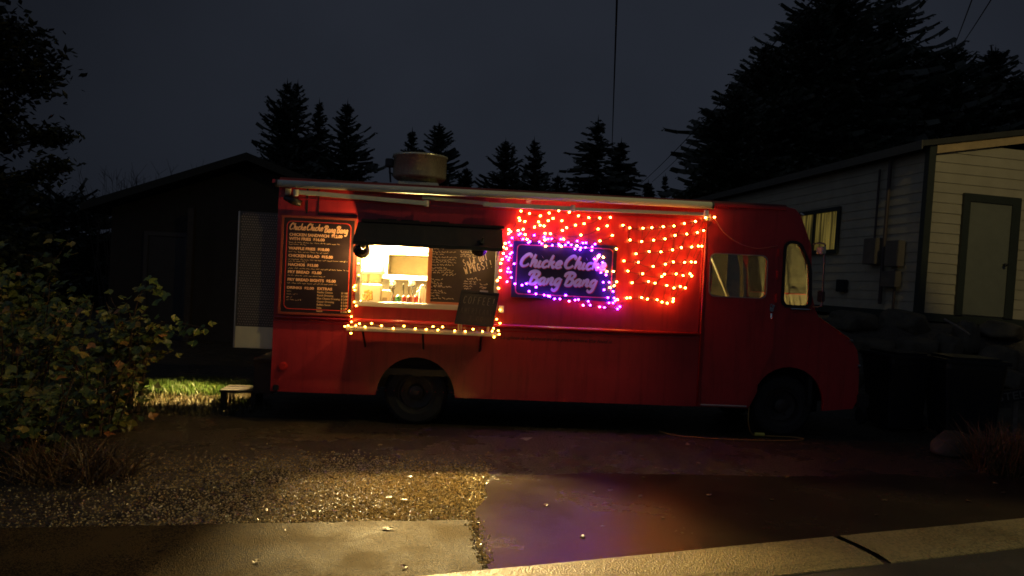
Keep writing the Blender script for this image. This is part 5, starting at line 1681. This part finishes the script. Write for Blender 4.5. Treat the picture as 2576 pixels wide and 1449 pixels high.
# ------------------------------------------------------------------ rock bank under the house
bm = bmesh.new()
nx_, ny_ = 60, 40
bx0, bx1, by0, by1 = 3.2, 22.0, 10.6, 34.0
gv = []
for j in range(ny_ + 1):
    rowv = []
    for i in range(nx_ + 1):
        x = bx0 + (bx1 - bx0) * i / nx_; y_ = by0 + (by1 - by0) * j / ny_
        f = max(0, min(1, (y_ - 11.3 - .25 * math.sin(x)) / 1.7)) * max(0, min(1, (x - 3.9) / 1.6))
        f = f * f * (3 - 2 * f)
        rowv.append(bm.verts.new((x, y_, -.08 + 1.42 * f + .10 * noise.noise((x * 1.3, y_ * 1.3, 0)) * f)))
    gv.append(rowv)
for j in range(ny_):
    for i in range(nx_): bm.faces.new((gv[j][i], gv[j][i + 1], gv[j + 1][i + 1], gv[j + 1][i]))
bk = ob('bank', bm, gravelmat('bank soil', (0.05, 0.042, 0.03), 24, .7, .8, .03, .5), smooth=True)
bk.name = 'terrain_bank'; bk['kind'] = 'structure'
rock_m = M('mossy rock', (0.062, 0.052, 0.032), 0.75, var=.5, vscale=3.0, bump=.8, bscale=9)
def rock(name, loc, sc_, seed, label, group='boulders of the bank'):
    bm = bmesh.new()
    bmesh.ops.create_icosphere(bm, subdivisions=4, radius=1)
    off = Vector((seed * 3.7, seed * 1.9, seed * .7))
    for v in bm.verts:
        d = v.co.normalized()
        n1 = noise.noise(d * 1.1 + off); n2 = noise.noise(d * 2.6 + off); n3 = noise.noise(d * 7 + off)
        co = d * (1 + .35 * n1 + .14 * n2 + .04 * n3)
        for ax in ((.6, -.7, .3), (-.7, -.6, .2), (.1, -.3, .95), (.95, .1, -.2), (.1, -.98, -.1)):
            a = Vector(ax).normalized()
            k = co.dot(a)
            if k > .72: co -= a * (k - .72) * .8
        v.co = Vector((co.x * sc_[0], co.y * sc_[1], co.z * sc_[2]))
    o = ob(name, bm, rock_m, smooth=True)
    o.location = loc
    o.rotation_euler = (0, 0, seed * 1.3)
    o.rotation_euler = (0, 0, (seed % 7) * .2 - .6)
    tag(o, label, 'boulder', group)
    return o
def rk(px, py, Y, w, h, seed, label):
    x, z = at(px, py, Y)
    s = Y / FPX
    rock('boulder', (x, Y + w * s * .30, z), (w * s * .55, w * s * .5, h * s * .56), seed, label)
for i, a in enumerate(((2165, 815, 12.7, 125, 62, 'large pale boulder just right of the truck nose under the house'), (2300, 820, 12.9, 120, 75, 'brown boulder under the house corner board'), (2120, 870, 12.4, 90, 55, 'dark boulder low behind the truck nose'),
                     (2210, 880, 12.2, 120, 60, 'long dark boulder in the second row above the bins'), (2320, 880, 12.2, 110, 60, 'boulder with a pale ridge in the middle of the bank'), (2445, 850, 12.6, 60, 90, 'upright block below the house door frame'),
                     (2400, 875, 12.3, 65, 65, 'small pale stone left of the upright block'), (2545, 835, 12.8, 110, 50, 'flat lit boulder at the right edge under the siding'), (2540, 905, 12.2, 95, 70, 'dark boulder above the tilted sign'),
                     (2250, 950, 11.8, 110, 70, 'dark boulder behind the left bin'), (2360, 955, 11.8, 120, 70, 'dark boulder behind the gap between the bins'), (2480, 950, 11.8, 110, 70, 'dark boulder behind the right bin'),
                     (2560, 960, 11.6, 70, 55, 'orange-lit stone just above the tilted sign'), (2150, 960, 11.9, 100, 70, 'dark low boulder right of the truck bumper'), (2555, 1065, 11.2, 90, 60, 'stone below the tilted sign'))):
    rk(*a[:5], 3 + i * 1.37, a[5])
rk(2428, 1128, 8.9, 125, 66, 41.0, 'lone dark boulder on the lot beside the dry grass tuft')
# weathered plank leaning below the door
x0, z0_ = at(2375, 803, 12.2); x1, z1_ = at(2440, 842, 11.9)
bm = bmesh.new()
tube(bm, [(x0, 12.2, z0_), ((x0 + x1) / 2, 12.05, (z0_ + z1_) / 2 + .01), (x1, 11.9, z1_)], [.02, .022, .016], seg=6)
tag(ob('fallen_branch', bm, grey_wood), 'thin pale branch lying across the rocks below the house door', 'branch')
x0, z0_ = at(2448, 840, 12.1)
# tilted sign at the right edge
sx, sz = at(2545, 995, 10.6)
t = empty('tilted_sign', (sx, 10.6, 0), 0, 'black tilted sign with grey letters leaning among rocks at the right edge', 'sign')
mt = Matrix.Translation((0, 0, sz)) @ Matrix.Rotation(R(-11), 4, 'Y')
bm = bmesh.new()
box(bm, -.24, .35, -.02, .02, -.085, .085, .005, mat=mt)
ob('sign_panel', bm, black, t)
bm = bmesh.new()
text(bm, 'STED', -.21, -.05, .15, -.024, bold=.001, width=.42)
bmesh.ops.transform(bm, matrix=mt, verts=bm.verts)
ob('lettering', bm, M('grey sign letters', (0.16, 0.15, 0.13), 0.7), t)
bm = bmesh.new()
box(bm, .05, .11, .021, .07, 0, sz)
ob('sign_post', bm, grey_wood, t)

# ------------------------------------------------------------------ black wheelie bins in front of the truck
binm = M('black bin plastic', (0.010, 0.010, 0.011), 0.30, var=.2)
def wheelie(px, py, Y, label, rz, w=.62):
    x, z = at(px, py, Y)
    t = empty('wheelie_bin', (x, Y, 0), rz, label, 'bin', 'black bins by the truck nose')
    h = 1.0
    bm = bmesh.new()
    rings = []
    for z_, s in ((.05, .78), (.5, .88), (.92, 1.0), (.98, 1.0)):
        rings.append([bm.verts.new((a * s * w / 2, b * s * .36, z_)) for a, b in rrect(-1, 1, -1, 1, .18, 3)])
    for A, B in zip(rings[:-1], rings[1:]):
        for k in range(len(A)): bm.faces.new((A[k], A[(k + 1) % len(A)], B[(k + 1) % len(A)], B[k]))
    bm.faces.new(rings[0][::-1]); bm.faces.new(rings[-1])
    ob('bin_body', bm, binm, t)
    bm = bmesh.new()
    box(bm, -w / 2 - .03, w / 2 + .03, -.40, .40, .985, 1.04, .02); box(bm, -w / 2 + .08, w / 2 - .08, -.36, .3, 1.042, 1.07, .014)
    ob('lid', bm, binm, t)
    bm = bmesh.new()
    tube(bm, [(-w / 2 + .05, .42, .95), (w / 2 - .05, .42, .95)], .018, seg=8)
    ob('handle', bm, binm, t)
    for s in (-1, 1):
        bm = bmesh.new()
        cyl(bm, (s * (w / 2 - .06), .33, .11), (s * (w / 2), .33, .11), .11, .11, 16)
        ob('wheel', bm, rubber, t)
wheelie(2255, 905, 10.7, 'black wheelie bin nearer the truck nose', R(6))
wheelie(2425, 905, 10.3, 'black wheelie bin nearer the tilted sign', R(-4), w=.78)

# ------------------------------------------------------------------ overhead wires
wm = M('overhead wire', (0.012, 0.012, 0.014), 0.7)
def wire(a, b, Ya, Yb, sag, r, label, grp=None):
    (xa, za_), (xb, zb_) = at(*a, Ya), at(*b, Yb)
    bm = bmesh.new()
    P_ = []
    for k in range(25):
        f = k / 24
        P_.append((xa + (xb - xa) * f, Ya + (Yb - Ya) * f, za_ + (zb_ - za_) * f - sag * 4 * f * (1 - f)))
    tube(bm, P_, r, seg=5)
    tag(ob('overhead_wire', bm, wm), label, 'wire', grp)
wire((1554, -60), (1538, 420), 8.5, 40, 0.0, .013, 'single near-vertical wire running down the sky to the drooping conifer')
wire((2080, -40), (1612, 462), 12, 40, .15, .013, 'upper of the two diagonal wires left of the big conifers', 'diagonal overhead wires')
wire((2092, -20), (1640, 458), 12, 40, .15, .011, 'lower of the two diagonal wires left of the big conifers', 'diagonal overhead wires')
wire((2452, -20), (2385, 150), 9, 24, .05, .008, 'left of the two short wires at the top right', 'wires at the top right')
wire((2505, -20), (2390, 150), 9, 24, .05, .008, 'right of the two short wires at the top right', 'wires at the top right')

for c in list(bpy.data.lights):
    if c.users == 0: bpy.data.lights.remove(c)
